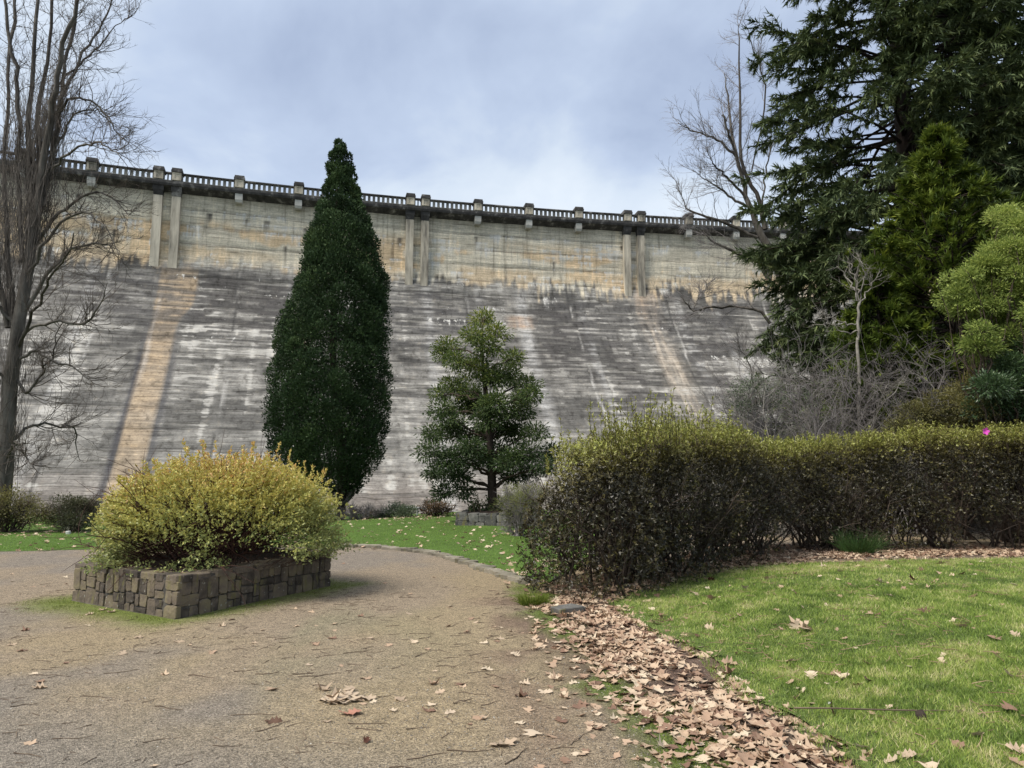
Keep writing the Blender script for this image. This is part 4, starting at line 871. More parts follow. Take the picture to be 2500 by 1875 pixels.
shrub('lawn_shrub', 'low grey green spreading shrub with a pale crown in front of the dam foot', [(940, 1258, 17), (968, 1246, 18), (985, 1258, 18), (1000, 1250, 14), (925, 1264, 14)], 25.5, 64, greyg, 650, 40, .08, .035, .2, 12, tint_c=.5)
shrub('small_maple', 'little rusty leaved shrub with open stems between the conifer and the grey planter', [(1062, 1236, 18), (1042, 1248, 16), (1086, 1247, 17), (1066, 1252, 14)], 25.5, 65, rusty, 380, 30, .08, .035, .2, 12, twiggy=6)
shrub('lawn_shrub', 'wispy yellow green shrub tucked behind the rounded end of the hedge', [(1258, 1212, 30), (1240, 1236, 28), (1280, 1235, 34), (1262, 1262, 26), (1300, 1215, 34)], 17.5, 66, leaf_mat('wispy_leaf', [(0, (.07, .075, .03)), (.5, (.16, .17, .06)), (1, (.30, .33, .09))], .5, .3, .3), 900, 40, .09, .012, .22, 24, bark_mauve, twiggy=15)
shrub('lime_shrub', 'tall bright lime green shrub at the right edge above the hedge', [(2490, 545, 62), (2440, 620, 52), (2385, 665, 42), (2345, 690, 40), (2330, 745, 36), (2395, 735, 50), (2470, 700, 60), (2455, 790, 52), (2400, 830, 40), (2470, 860, 50), (2535, 620, 80), (2540, 760, 70), (2430, 900, 40)], 16.5, 67, lime, 800, 12, .085, .036, .22, 52, tint_c=.45, top=.35)
shrub('rhododendron', 'dark glossy leaved rhododendron under the lime green shrub', [(2475, 950, 40), (2500, 900, 44), (2440, 985, 36), (2490, 1010, 44), (2550, 960, 60), (2400, 1000, 36), (2420, 950, 40), (2460, 900, 40), (2520, 860, 50)], 16.0, 68, rhodo, 1500, 60, .10, .036, .22, 12)
shrub('olive_shrub', 'mixed olive and brown leaved shrub behind the hedge left of the rhododendron', [(2240, 1010, 42), (2300, 990, 46), (2350, 970, 46), (2270, 1040, 40), (2390, 940, 44), (2430, 890, 36), (2340, 1040, 44), (2200, 1050, 36), (2380, 1010, 44)], 16.9, 69, olive, 2000, 60, .06, .024, .2, 24, twiggy=9)
shrub('silver_shrub', 'small silvery leaved shrub at the hedge top in front of the dam', [(1825, 952, 30), (1798, 975, 26), (1858, 945, 30), (1850, 990, 36), (1895, 985, 34), (1810, 1010, 34)], 18.5, 70, greyg, 480, 40, .06, .03, .26, 18, bark_mauve, twiggy=9, tint_c=.35)

# ---- conifers on the right
def spray_tree(name, label, base, lean, Ht, nb, env, per2, nsp, L, Wd, mat, bark, seed, r0, z0=1., rise=.1, droop=-.05, l2=1.4, t_lo=.25, tint_c=.4, front=.0):
    rng = np.random.default_rng(seed); base = np.asarray(base, float); o = thing(name, base, label, 'tree')
    tr = curve(np.array([[*base, r0], [*(base + [lean[0] * .3, lean[1] * .3, Ht * .3]), r0 * .8], [*(base + [lean[0] * .7, lean[1] * .7, Ht * .7]), r0 * .45], [*(base + [lean[0], lean[1], Ht]), .02]]), 24)
    tr[0, 2] -= .2; V, q = tubes(tr[None, :, :3], tr[None, :, 3], 12); build('trunk', V, q, bark, o)
    zb = base[2] + z0 + (Ht - z0 - .3) * rng.random(nb) ** 1.6; az = np.where(rng.random(nb) < front, rng.uniform(-np.pi - .5, .5, nb), rng.uniform(0, 2 * np.pi, nb))
    c = np.column_stack([np.interp(zb, tr[:, 2], tr[:, 0]), np.interp(zb, tr[:, 2], tr[:, 1]), zb])
    Lb = env(zb - base[2]) * rng.uniform(.75, 1.08, nb)
    P = grow(c, np.column_stack([np.cos(az), np.sin(az), rise + rng.normal(scale=.24, size=nb)]), Lb, 9, rng, .07, (0, 0, droop))
    Rb = taper(nb, 9, np.clip(Lb * .014, .02, .11), .008)
    b, dd, pi, t = spread(P, per2, rng, t_lo, 1, (.4, 1.1)); dd[:, 2] *= .4; s = Lb[pi] / Lb.max()
    P2 = grow(b, dd, l2 * rng.uniform(.5, 1.1, len(b)) * (1.15 - .6 * t) * (.45 + .55 * s), 6, rng, .12, (0, 0, droop * 1.3))
    V, q = join([tubes(P, Rb, 5), tubes(P2[::2, ::2], taper(len(P2[::2]), 3, .013, .003), 3)]); build('branches', V, q, bark, o)['kind'] = 'stuff'
    b, d3, pi, t = spread(P2, nsp, rng, .05, 1, (.35, 1.0)); n = len(b); d3[:, 2] += droop * 4 + .1 * rng.normal(size=n)
    nrm = rng.normal(size=(n, 3)) * .45 + np.array([0, 0, 1])
    tint = np.clip(tint_c + .25 * (t - .5) + rng.normal(scale=.12, size=n) + np.repeat(rng.normal(scale=.12, size=len(P2)), nsp), 0, 1)
    leaves('needles', b, d3, nrm, L * rng.uniform(.6, 1.25, n), Wd * rng.uniform(.7, 1.2, n), tint, mat, o, .15, tri=True); return o
env1 = lambda z: np.interp(z, [0, 3, 8, 14, 20, 26, 31], [5.2, 6.0, 6.2, 6.0, 5.6, 4.2, 1.0])
bx = W(2262, 1000, 27)[0]; rb = np.array([bx, 27, float(h0(bx, 27))])
spray_tree('redwood', 'towering dark redwood with a thick trunk and drooping branches on the right', rb, (-.3, 0), 32 - rb[2], 470, env1, 28, 30, .31, .066, redw, bark_red, 71, .42, 2., .12, -.045, 1.5, .36, .42, .6)
bx = W(2560, 1000, 31)[0]; rb = np.array([bx, 31, float(h0(bx, 31))])
spray_tree('redwood', 'second darker redwood at the right edge behind the lime shrub', rb, (-.5, 0), 33 - rb[2], 300, env1, 26, 20, .46, .12, redw, bark_red, 72, .45, 2., .12, -.045, 1.6, .25, .3, .6)
env2 = lambda z: np.clip((11.9 - z) * .52, .1, 3.0) * (.98 + .30 * fbm(z * .9, z * 0, 7, 2))
p = W(2345, 1000, 20.5); spray_tree('yellow_conifer', 'mid green conical conifer with golden tips in front of the redwood trunk', (p[0], 20.5, h0(p[0], 20.5)), (-.05, 0), 12.1, 480, env2, 10, 26, .24, .058, yewm, bark_red, 73, .16, .4, .35, .02, .75, .3, .42)
env3 = lambda z: np.clip((7.8 - z) * .42, .08, 1.5)
p = W(2160, 1000, 20); spray_tree('yellow_conifer', 'small green conical conifer beside the dead pale tree', (p[0], 20, h0(p[0], 20)), (0, 0), 8.0, 260, env3, 8, 28, .22, .06, yewm, bark_red, 74, .1, .3, .4, .03, .55, .3, .36)
# ------------------------------------------------------------------ bare trees
def limb_px(lst, Y, rng, n=16, jit=.03, scale=1.):
    """control points (px, py, radius[, dy]) measured on the photo's sight lines at distance Y"""
    A = np.array([[*W(q[0], q[1], Y + (q[3] if len(q) > 3 else 0)), q[2] * scale] for q in lst]); return curve(A, n, jit, rng)
def bare_tree(name, label, Y, base_px, trunk, limbs, seed, barks, lv, depth_jit=.8):
    rng = np.random.default_rng(seed); b0 = W(*base_px, Y); b0[2] = float(h0(b0[0], Y)); o = thing(name, b0, label, 'tree')
    T = limb_px(trunk, Y, rng, 18, .02); T[0, 2] = b0[2] - .15; V, q = tubes(T[None, :, :3], T[None, :, 3], 10); build('trunk', V, q, barks[0], o)
    allP = [T[None, 4:, :3]]
    Ls = []
    for l in limbs:
        dz = rng.normal(scale=depth_jit); m = len(l); l2 = [(*p[:3], dz * (i / max(1, m - 1)) ** 1.0) for i, p in enumerate(l)]
        A = limb_px(l2, Y, rng, 16, .035); V, q = tubes(A[None, :, :3], A[None, :, 3], 7); build('limb', V, q, barks[0], o); Ls.append(A)
    P0 = np.array([A[:, :3] for A in Ls]); R0 = np.array([A[:, 3] for A in Ls]); parts = []
    P = P0
    for k, (cnt, lmin, lmax, ang, wob, trop, r, n) in enumerate(lv):
        b, d, pi, t = spread(P, cnt, rng, .12 if k else .18, 1., ang); L = rng.uniform(lmin, lmax, len(b)) * (1.1 - .45 * t)
        P = grow(b, d, L, n, rng, wob, trop); parts.append(tubes(P, taper(len(P), n, r * rng.uniform(.6, 1.25, len(P)), r * .28), 4 if k == 0 else 3))
    V, q = join(parts); build('twigs', V, q, barks[1], o)['kind'] = 'stuff'; return o, P0
# left poplar
tw = [(8, 1200, .50), (14, 1050, .46), (30, 900, .42), (52, 760, .38), (70, 640, .33), (82, 540, .28), (92, 470, .22)]
pl = [
 [(70, 640, .26), (80, 500, .2), (66, 330, .16), (80, 160, .13), (92, 0, .11), (98, -120, .09)],
 [(60, 700, .25), (92, 480, .2), (92, 300, .15), (108, 190, .13), (123, 60, .10), (130, -100, .08)],
 [(85, 560, .25), (106, 400, .22), (120, 290, .19), (133, 206, .16), (152, 104, .14), (183, 16, .12), (205, -80, .1)],
 [(95, 520, .17), (131, 360, .14), (149, 221, .12), (160, 150, .10), (178, 80, .08), (190, 0, .06)],
 [(30, 800, .2), (15, 560, .15), (12, 348, .12), (22, 190, .10), (28, 100, .08), (40, -40, .06)],
 [(55, 640, .16), (45, 420, .11), (50, 260, .09), (36, 160, .08), (20, 60, .07), (8, -60, .05)],
 [(20, 800, .2), (-30, 560, .15), (-60, 348, .12), (-70, 190, .10), (-60, 50, .08)],
 [(145, 260, .08), (165, 200, .07), (205, 130, .055), (237, 73, .045), (268, 20, .035), (290, -30, .02)],
 [(140, 300, .07), (165, 240, .055), (205, 240, .045), (252, 275, .035), (278, 315, .025), (300, 340, .012)],
 [(128, 380, .06), (150, 330, .05), (178, 285, .04), (230, 268, .03), (270, 300, .02)],
 [(128, 210, .05), (190, 160, .045), (235, 120, .035), (290, 60, .02), (320, 40, .01)],
 [(120, 420, .06), (165, 380, .05), (215, 350, .04), (260, 355, .03), (295, 385, .015)],
 [(60, 640, .10), (110, 560, .08), (160, 510, .06), (215, 470, .05), (265, 480, .035), (310, 520, .015)],
 [(55, 690, .10), (100, 610, .07), (150, 545, .055), (205, 520, .045), (250, 545, .03), (290, 620, .012)],
 [(60, 760, .09), (110, 680, .08), (160, 620, .07), (210, 600, .05), (255, 598, .03), (292, 612, .012)],
 [(50, 820, .08), (95, 790, .06), (150, 790, .06), (210, 785, .05), (245, 745, .03), (262, 690, .012)],
 [(45, 850, .08), (80, 770, .06), (115, 690, .05), (155, 640, .04), (180, 570, .02)],
 [(40, 880, .07), (85, 860, .055), (140, 880, .045), (190, 905, .03), (232, 945, .012)],
 [(35, 920, .06), (60, 960, .06), (95, 920, .04), (130, 850, .03), (150, 790, .015)],
 [(25, 1090, .07), (60, 1045, .06), (110, 1038, .05), (165, 1040, .04), (186, 1060, .03), (193, 1120, .012)],
 [(20, 1120, .06), (40, 1080, .05), (62, 1110, .03), (80, 1140, .015)],
 [(40, 800, .08), (-10, 740, .06), (-60, 720, .04), (-110, 700, .02)],
 [(30, 960, .07), (-20, 900, .06), (-80, 880, .03), (-120, 900, .015)],
]
pl = [[(a, b, c * (.50 if c > .09 else .75)) for a, b, c in l] for l in pl]
tw = [(a, b, c * .50) for a, b, c in tw]
o, P0 = bare_tree('bare_poplar', 'tall bare many stemmed poplar with tangled grey twigs at the left edge', 22., (8, 1200), tw, pl, 81, (bark_grey, bark_twig),
    [(26, .5, 1.8, (.45, 1.1), .14, (0, 0, .10), .013, 6), (4, .3, 1.0, (.4, 1.1), .15, (0, 0, .08), .0075, 5), (3, .15, .5, (.3, .9), .15, (0, 0, .06), .005, 3)], 1.2)
# epicormic shoots standing along the lower trunk
bark_shoot = noise_mat('bark_shoot', [(.3, (.085, .075, .066)), (.7, (.20, .175, .155))], 3, bump=0)
rng = np.random.default_rng(82)
T = limb_px(tw, 22., rng, 18, 0); nE = 2200
b, d, pi, t = spread(np.concatenate([T[None, :, :3], np.array([limb_px(l, 22., rng, 18, 0)[:, :3] for l in pl[:7]])]), nE // 8, rng, .0, .34, (.15, .7))
b += rng.normal(scale=.2, size=b.shape); P = grow(b, d + np.array([0, 0, .9]), rng.uniform(.6, 2.2, len(b)), 7, rng, .07, (0, 0, .12))
V, q = tubes(P, taper(len(P), 7, .008, .003), 3); build('shoots', V, q, bark_shoot, o)['kind'] = 'stuff'
# right bare tree behind the redwood
tw = [(2020, 1120, .38), (1990, 900, .34), (1945, 760, .31), (1905, 670, .28), (1872, 600, .25), (1845, 545, .22)]
pr_ = [
 [(1845, 545, .22), (1822, 488, .18), (1815, 440, .16), (1803, 390, .13), (1783, 285, .09), (1775, 220, .06), (1768, 180, .03)],
 [(1868, 560, .2), (1858, 515, .17), (1844, 468, .15), (1820, 419, .13), (1806, 374, .12), (1808, 244, .09), (1805, 102, .05), (1803, 60, .02)],
 [(1800, 386, .11), (1763, 350, .09), (1722, 329, .06), (1685, 317, .05), (1655, 300, .02)],
 [(1815, 440, .10), (1795, 375, .09), (1780, 330, .09), (1764, 280, .08)],
 [(1825, 505, .11), (1787, 484, .09), (1763, 464, .07), (1726, 441, .04), (1700, 425, .015)],
 [(1816, 476, .10), (1775, 431, .08), (1746, 407, .06), (1735, 385, .02)],
 [(1850, 580, .13), (1795, 557, .12), (1742, 533, .10), (1710, 524, .08), (1677, 508, .05), (1662, 470, .02), (1650, 440, .01)],
 [(1875, 680, .16), (1844, 635, .13), (1811, 622, .12), (1779, 606, .10), (1752, 597, .08), (1734, 586, .05), (1715, 560, .02)],
 [(1880, 700, .12), (1878, 660, .10), (1860, 632, .09), (1822, 622, .07)],
 [(1880, 790, .12), (1852, 758, .10), (1783, 750, .09), (1734, 752, .08), (1693, 758, .07), (1677, 740, .05), (1660, 722, .015)],
 [(1693, 756, .03), (1710, 720, .025), (1730, 690, .015)],
 [(1835, 420, .05), (1870, 240, .06), (1858, 170, .05), (1840, 120, .04), (1820, 60, .02)],
 [(1858, 515, .08), (1868, 440, .06), (1880, 360, .05), (1885, 290, .03)],
 [(1905, 1050, .08), (1850, 960, .06), (1825, 880, .04), (1790, 830, .02)],
]
tw = [(a, b, c * .8) for a, b, c in tw]; pr_ = [[(a, b, c * .72) for a, b, c in l] for l in pr_]
bare_tree('bare_tree', 'leafless pale barked tree leaning out from behind the redwood over the dam', 36., (2025, 1180), tw, pr_, 83, (bark_grey, bark_mauve),
    [(18, .6, 2.6, (.4, .9), .10, (0, 0, .03), .017, 8), (6, .35, 1.3, (.3, .8), .12, (0, 0, .01), .009, 6), (3, .2, .6, (.3, .8), .12, (0, 0, 0), .006, 3)], .7)
# dead pale tree
tw = [(2098, 1000, .05), (2095, 860, .045), (2094, 790, .04), (2098, 735, .034)]
_s = .7
dl_ = [[(2098, 745, .04), (2085, 705, .035), (2062, 672, .025), (2042, 650, .012)], [(2098, 735, .035), (2092, 690, .03), (2078, 650, .02), (2070, 630, .008)], [(2098, 740, .035), (2118, 712, .028), (2128, 690, .02), (2152, 668, .01)],
       [(2095, 790, .03), (2060, 790, .028), (2030, 775, .02), (2008, 768, .01)], [(2096, 810, .03), (2060, 812, .025), (2020, 790, .02), (2000, 770, .008)], [(2098, 735, .03), (2110, 690, .02), (2108, 650, .015), (2098, 635, .006)]]
bare_tree('dead_tree', 'small dead pale forked tree standing out against the dark conifers', 19.4, (2098, 1100), tw, [[(a, b, c * _s) for a, b, c in l] for l in dl_], 84, (bark_pale, bark_pale),
    [(7, .25, .8, (.4, .9), .16, (0, 0, .1), .011, 6), (4, .12, .4, (.4, .9), .16, (0, 0, .1), .006, 5)], .2)
bark_thicket = noise_mat('bark_thicket', [(.3, (.10, .09, .088)), (.7, (.235, .215, .205))], 4, bump=0)
def thicket(name, label, x0, x1, ytop, Y, seed, mat, ns, lv, rz=.02):
    rng = np.random.default_rng(seed); a, c = W(x0, 1000, Y)[0], W(x1, 1000, Y)[0]; top = W(0, ytop, Y)[2]
    o = thing(name, ((a + c) / 2, Y, h0((a + c) / 2, Y)), label, 'shrub')
    m = (a + c) / 2 + (c - a) * .33 * rng.uniform(-1, 1, ns); yy = Y + rng.uniform(-.8, .8, ns)
    tilt = (m - (a + c) / 2) / (c - a) * 1.6
    P = grow(np.column_stack([m, yy, h0(m, yy) - .05]), np.column_stack([tilt + rng.normal(scale=.4, size=ns), np.abs(rng.normal(scale=.3, size=ns)), np.ones(ns)]), (top - h0(m, yy)) * rng.uniform(.6, .95, ns), 10, rng, .13, (0, 0, -.02)); parts = [tubes(P, taper(ns, 10, rz * rng.uniform(.6, 1.4, ns), .005), 5)]
    for cnt, l0, l1, r, n in lv:
        b, d, pi, t = spread(P, cnt, rng, .25, 1, (.4, 1.1)); P = grow(b, d, rng.uniform(l0, l1, len(b)), n, rng, .18, (0, 0, .0)); parts.append(tubes(P, taper(len(P), n, r, r * .4), 3))
    V, q = join(parts); build('stems', V, q, mat, o)['kind'] = 'stuff'; return o
thicket('bare_thicket', 'dense mauve grey leafless thicket behind the hedge under the conifers', 1900, 2350, 790, 18.4, 85, bark_thicket, 64, [(12, .5, 1.6, .011, 5), (6, .3, 1.0, .007, 4), (1, .2, .6, .005, 3)])
thicket('lichen_shrub', 'pale lichen covered leafless shrub left of the mauve thicket', 1830, 2060, 850, 18.0, 86, bark_pale, 26, [(7, .4, 1.3, .011, 7), (4, .25, .8, .006, 6), (2, .15, .4, .004, 4)], .024)

# ------------------------------------------------------------------ ground cover and small things
GRASS = [(0, (.07, .11, .024)), (.3, (.18, .27, .05)), (.6, (.33, .41, .09)), (.82, (.48, .49, .18)), (1, (.62, .54, .32))]
grass_mat = leaf_mat('grass_blade', GRASS, .5, .35, .3)
far_grass_mat = leaf_mat('far_grass_blade', [(0, (.085, .16, .026)), (.5, (.19, .32, .055)), (.85, (.29, .40, .09)), (1, (.42, .42, .18))], .5, .35, .25)
def blades(name, x, y, z, h, w, tint, mat, rng, lean=.5):
    n = len(x); az = rng.uniform(0, 2 * np.pi, n); la = rng.uniform(0, 2 * np.pi, n); b = np.column_stack([x, y, z])
    s = np.column_stack([np.cos(az), np.sin(az), np.zeros(n)]) * (w * .5)[:, None]; ln = np.column_stack([np.cos(la), np.sin(la), np.zeros(n)]) * (h * lean * rng.random(n))[:, None]
    m = b + ln * .35 + np.array([0, 0, .6]) * h[:, None]; tp = b + ln + np.array([0, 0, .95]) * h[:, None]
    V = np.stack([b - s, b + s, tp], 1).reshape(-1, 3)
    o = build(name, V, np.arange(n * 3).reshape(-1, 3), mat, None, tint=tint); o['kind'] = 'stuff'; return o
rng = np.random.default_rng(91)
def cand(n, x0, x1, y0, y1): return rng.uniform(x0, x1, n), rng.uniform(y0, y1, n)
xs, ys = [], []
for n, y0, y1, x1 in ((150000, 3.2, 6.0, 5.2), (120000, 6.0, 9, 7.5), (110000, 9, 13.6, 12)):
    x, y = cand(n, .3, x1, y0, y1); e = pdist(LAWN_EDGE, x, y); k = (inside(LAWN_POLY, x, y) | (e < .12)) & (x < .73 * y + .6) & (rng.random(n) < .25 + .75 * smooth(.0, .5, e) + .3 * (fbm(x * 3, y * 3, 14) - .4)); xs.append(x[k]); ys.append(y[k])
x, y = np.concatenate(xs), np.concatenate(ys); n = len(x); pat = fbm(x * .9, y * .9, 15); pat2 = fbm(x * 3.5, y * 3.5, 19)
hh = rng.uniform(.012, .036, n) * (.75 + .8 * pat) * (1 + .05 * np.maximum(y - 6, 0))
tint = np.clip(.40 + 1.0 * (pat2 - .5) + .6 * (pat - .5) + .5 * (fbm(x * 9, y * 9, 21, 2) - .5) + rng.normal(scale=.17, size=n) + (rng.random(n) < .05) * .45 + .15 * smooth(8, 12, y), 0, 1)
blades('lawn_grass', x, y, hz(x, y) + .012, hh, rng.uniform(.0035, .007, n) * (1 + .09 * np.maximum(y - 5, 0)), tint, grass_mat, rng, 1.2)
x, y = cand(190000, -16, 5, 9.5, 30); poly = np.vstack([BE, [[1.5, 13], [3.5, 34], [-26, 34]]])
k = inside(poly, x, y) & (rng.random(len(x)) < np.where(y < 18, 1, .55)); x, y = x[k], y[k]; n = len(x)
k = ~inside(Q2, x, y); x, y = x[k], y[k]; n = len(x)
tint = np.clip(.42 + .7 * (fbm(x * 1.2, y * 1.2, 25) - .5) + rng.normal(scale=.13, size=n), 0, 1)
blades('back_lawn_grass', x, y, h0(x, y) + .03, rng.uniform(.015, .05, n), rng.uniform(.008, .016, n), tint, far_grass_mat, rng, 1.0)
# moss and short grass round the planter and along the leaf gutter
x, y = cand(90000, -7, -1.5, 6.8, 12); d_ = pdist(PLQ, x, y, True); k = (~inside(PLQ, x, y)) & (d_ > .06) & (rng.random(len(x)) < smooth(.72, .1, d_ + .55 * (fbm(x * 2.5, y * 2.5, 31) - .5))) & (fbm(x * 3, y * 3, 33) > .46); x, y = x[k], y[k]
x2, y2 = cand(60000, -.5, 2.2, 3, 11); d2 = pdist(GUT_L, x2, y2); k = rng.random(len(x2)) < smooth(.30, .05, d2 + .8 * (fbm(x2 * 1.8, y2 * 1.8, 47) - .42)) * .8; x2, y2 = x2[k], y2[k]
moss_mat = leaf_mat('moss', [(0, (.06, .085, .012)), (.5, (.14, .19, .025)), (1, (.24, .27, .05))], .6, .3, .2)
x, y = np.concatenate([x, x2]), np.concatenate([y, y2]); n = len(x)
blades('moss_patch', x, y, h0(x, y), rng.uniform(.006, .028, n), rng.uniform(.003, .007, n), np.clip(.5 + rng.normal(scale=.2, size=n), 0, 1), moss_mat, rng, 1.2)
def tuft(label, px, py, n, h, r, mat, seed, name='grass_tuft'):
    rg = np.random.default_rng(seed); g = G(px, py); z = float(hz(*g)); o = thing(name, (*g, z), label, 'grass tuft')
    a = rg.uniform(0, 2 * np.pi, n); q = np.sqrt(rg.random(n)) * r; b = np.column_stack([g[0] + np.cos(a) * q, g[1] + np.sin(a) * q, np.full(n, z)])
    P = grow(b, np.column_stack([np.cos(a) * .5, np.sin(a) * .5, np.ones(n)]) + .25 * rg.normal(size=(n, 3)), h * rg.uniform(.5, 1.1, n), 5, rg, .08, (0, 0, -.12))
    V, q = tubes(P, taper(n, 5, .004, .001), 3); build('blades', V, q, mat, o, tint=np.clip(.5 + .2 * rg.normal(size=len(q)), 0, 1))['kind'] = 'stuff'; return o
tuft('bright green grass tuft at the foot of the rounded hedge end', 1303, 1476, 420, .16, .16, moss_mat, 1)
tuft('feathery bright green tuft at the hedge base behind the lawn', 2095, 1352, 500, .55, .26, leaf_mat('feathery', [(0, (.03, .07, .02)), (1, (.09, .17, .04))], .5, .3, .3), 2, 'fern_tuft')
# loose gravel grains on the near path
x, y = cand(30000, -4.5, 2.2, 2.6, 8); k = (rng.random(len(x)) < smooth(8, 3, y)) & (pdist(PLQ, x, y, True) > .1) & ~inside(PLQ, x, y) & ~inside(LAWN_POLY, x, y); x, y = x[k], y[k]; n = len(x)
s = rng.uniform(.0025, .0065, n) * (1 + .25 * (rng.random(n) < .06)); oc_ = np.array([[1, 0, 0], [-1, 0, 0], [0, 1, 0], [0, -1, 0], [0, 0, .8], [0, 0, -.6]]) 
V = np.column_stack([x, y, h0(x, y) + .003])[:, None] + oc_ * s[:, None, None] * rng.uniform(.6, 1.4, (n, 1, 3)); f = np.array([[0, 2, 4], [2, 1, 4], [1, 3, 4], [3, 0, 4]])
build('gravel_grains', V.reshape(-1, 3), (np.arange(n)[:, None, None] * 6 + f).reshape(-1, 3), leaf_mat('grain', [(0, (.07, .06, .05)), (.5, (.19, .165, .135)), (.85, (.30, .27, .22)), (1, (.5, .47, .42))], .8, 0, .2), tint=np.repeat(np.clip(rng.normal(.45, .22, n), 0, 1), 4))['kind'] = 'stuff'
# stone edging of the back lawn
ed = thing('stone_edging', (*BE[100], 0), 'row of pale flat stones edging the back lawn along the path', 'edging')
rg = random.Random(3); bl = np.concatenate([[0], np.cumsum(np.hypot(*np.diff(BE, axis=0).T))])
u = np.interp(G(835, 1336)[0], BE[:, 0], bl); ue = np.interp(G(1300, 1428)[0], BE[:, 0], bl)
edge_mat = stone_mat('edging_stone', [(.25, (.10, .09, .07)), (.5, (.19, .17, .13)), (.75, (.28, .25, .20))])
while u < ue:
    w = rg.uniform(.12, .24); c = np.array([np.interp(u, bl, BE[:, 0]), np.interp(u, bl, BE[:, 1])]); c2 = np.array([np.interp(u + .1, bl, BE[:, 0]), np.interp(u + .1, bl, BE[:, 1])]); e = (c2 - c) / np.linalg.norm(c2 - c)
    a = rg.uniform(.3, .8); e2 = np.array([e[0] * math.cos(a) - e[1] * math.sin(a), e[0] * math.sin(a) + e[1] * math.cos(a)]); nn = np.array([-e2[1], e2[0]])
    if rg.random() < .92: stone(rg, ed, np.array([*c, float(h0(*c))]), np.array([*e2, 0]), np.array([*nn, 0]), np.array([rg.uniform(-.12, .12), rg.uniform(-.2, .05), 1.]), (-.17, .17, -w / 2, w / 2), .06, edge_mat, .006)
    u += w * 1.05
rk = G(1385, 1497); rt = thing('rock', (*rk, 0), 'grey flat rock half buried in leaves at the hedge end', 'rock')
for k_, (a, s_) in enumerate(((.5, 1), (2.2, .6))):
    o = stone(rg, rt, np.array([rk[0] + .12 * k_, rk[1] + .12 * k_, .0]), np.array([math.cos(a), math.sin(a), 0]), np.array([-math.sin(a), math.cos(a), 0]), np.array([-.1, -.15, 1.]), (-.17 * s_, .17 * s_, -.12 * s_, .12 * s_), .09 * s_, stone_grey)
wr = G(168, 1308); wt_ = thing('pale_stone', (*wr, h0(*wr)), 'small white stone on the grass under the dark shrub at left', 'stone')
stone(rg, wt_, np.array([*wr, float(h0(*wr))]), np.array([1., 0, 0]), np.array([0, 1., 0]), np.array([0, -.3, 1.]), (-.05, .05, -.05, .05), .11, steel, .002)

# ---- fallen oak leaves
def leaf_shape(rg, lobes=4, curl=1., seg=None):
    """lobed leaf along +x, length 1: midrib and outline, cupped and twisted"""
    n = lobes * 2 + 1; xs = np.linspace(0, 1, n + 1); out = []
    for i, x in enumerate(xs):
        env = (math.sin(min(x * 1.12 + .04, 1) * math.pi) ** .75) * .40; w = env * (1.12 if i % 2 == 1 else .42) * rg.uniform(.85, 1.15); sh = .07 if i % 2 == 1 else 0
        if i == 0: w = .012
        if i == n: w = 0.004
        out.append((x + (sh if i < n else 0), w))
    c1, c2, tw_ = rg.uniform(-.2, .55) * curl, rg.uniform(.0, 1.5) * curl, rg.uniform(-.6, .6) * curl
    def pt(x, y): 
        a = tw_ * (x - .5); z = c1 * (x - .5) ** 2 * 1.2 + c2 * y * y * (1.3 if x > .3 else .8) + .04 * math.sin(9 * x + 5 * y); return [x - .5, y * math.cos(a) - z * math.sin(a) * .3, z + y * math.sin(a)]
    V = []; m = len(out)
    for x, w in out: V += [pt(x - (0 if w > .2 else 0), -w), pt(max(0, x - .04), 0), pt(x, w)]
    f = []
    for i in range(m - 1):
        a, b = i * 3, i * 3 + 3; f += [[a, b, b + 1, a + 1], [a + 1, b + 1, b + 2, a + 2]]
    V += [[-.78, .02, .03 + c1 * .3], [-.78, -.005, .03 + c1 * .3]]; f.append([1, 2, 3 * m, 3 * m + 1])
    V = np.array(V); V[:, 2] -= np.quantile(V[:, 2], .12); return V, np.array(f)
rl = random.Random(77)
SH = [leaf_shape(rl, rl.choice((3, 4, 4, 5)), c) for c in (.25, .4, .5, .6, .8, 1., 1.1, 1.3)]
LST = [(0, (.10, .055, .035)), (.2, (.24, .145, .10)), (.42, (.37, .25, .17)), (.7, (.49, .36, .25)), (1, (.58, .475, .345))]
leaf_one = leaf_mat('fallen_leaf', LST, .6, .12, .25, 'obj'); leaf_many = leaf_mat('leaf_litter', LST, .6, .12, .25)
leaf_pale = leaf_mat('fallen_leaf_pale', [(0, (.40, .30, .21)), (1, (.56, .45, .33))], .6, .12, .25, 'obj'); leaf_red = leaf_mat('fallen_leaf_red', [(0, (.36, .17, .12)), (1, (.40, .2, .14))], .6, .1, .25, 'obj')
leaf_dark = leaf_mat('fallen_leaf_dark', [(0, (.05, .02, .012)), (1, (.09, .035, .02))], .6, .1, .25, 'obj')
SH2 = [leaf_shape(rl, rl.choice((2, 3)), c) for c in (.25, .4, .5, .6, .8, 1., 1.1, 1.3)]
SHM = {}
def leaf_mesh_for(i, m):
    if (i, m.name) not in SHM: SHM[(i, m.name)] = build('fallen_leaf', SH[i][0], SH[i][1], m, data_only=True, origin=(0, 0, 0), smooth_=True)
    return SHM[(i, m.name)]
def put_leaf(x, y, dz, size, label, group, i=None, m=leaf_one, tilt=.25, az=None, name='fallen_leaf'):
    o = bpy.data.objects.new(name, leaf_mesh_for(rl.randrange(8) if i is None else i, m)); COL.objects.link(o)
    o.location = (x, y, float(hz(x, y)) + .004 + dz); o.scale = (size,) * 3
    o.rotation_euler = (rl.gauss(0, tilt), rl.gauss(0, tilt), rl.uniform(0, 6.28) if az is None else az)
    return tag(o, label, 'leaf', group)
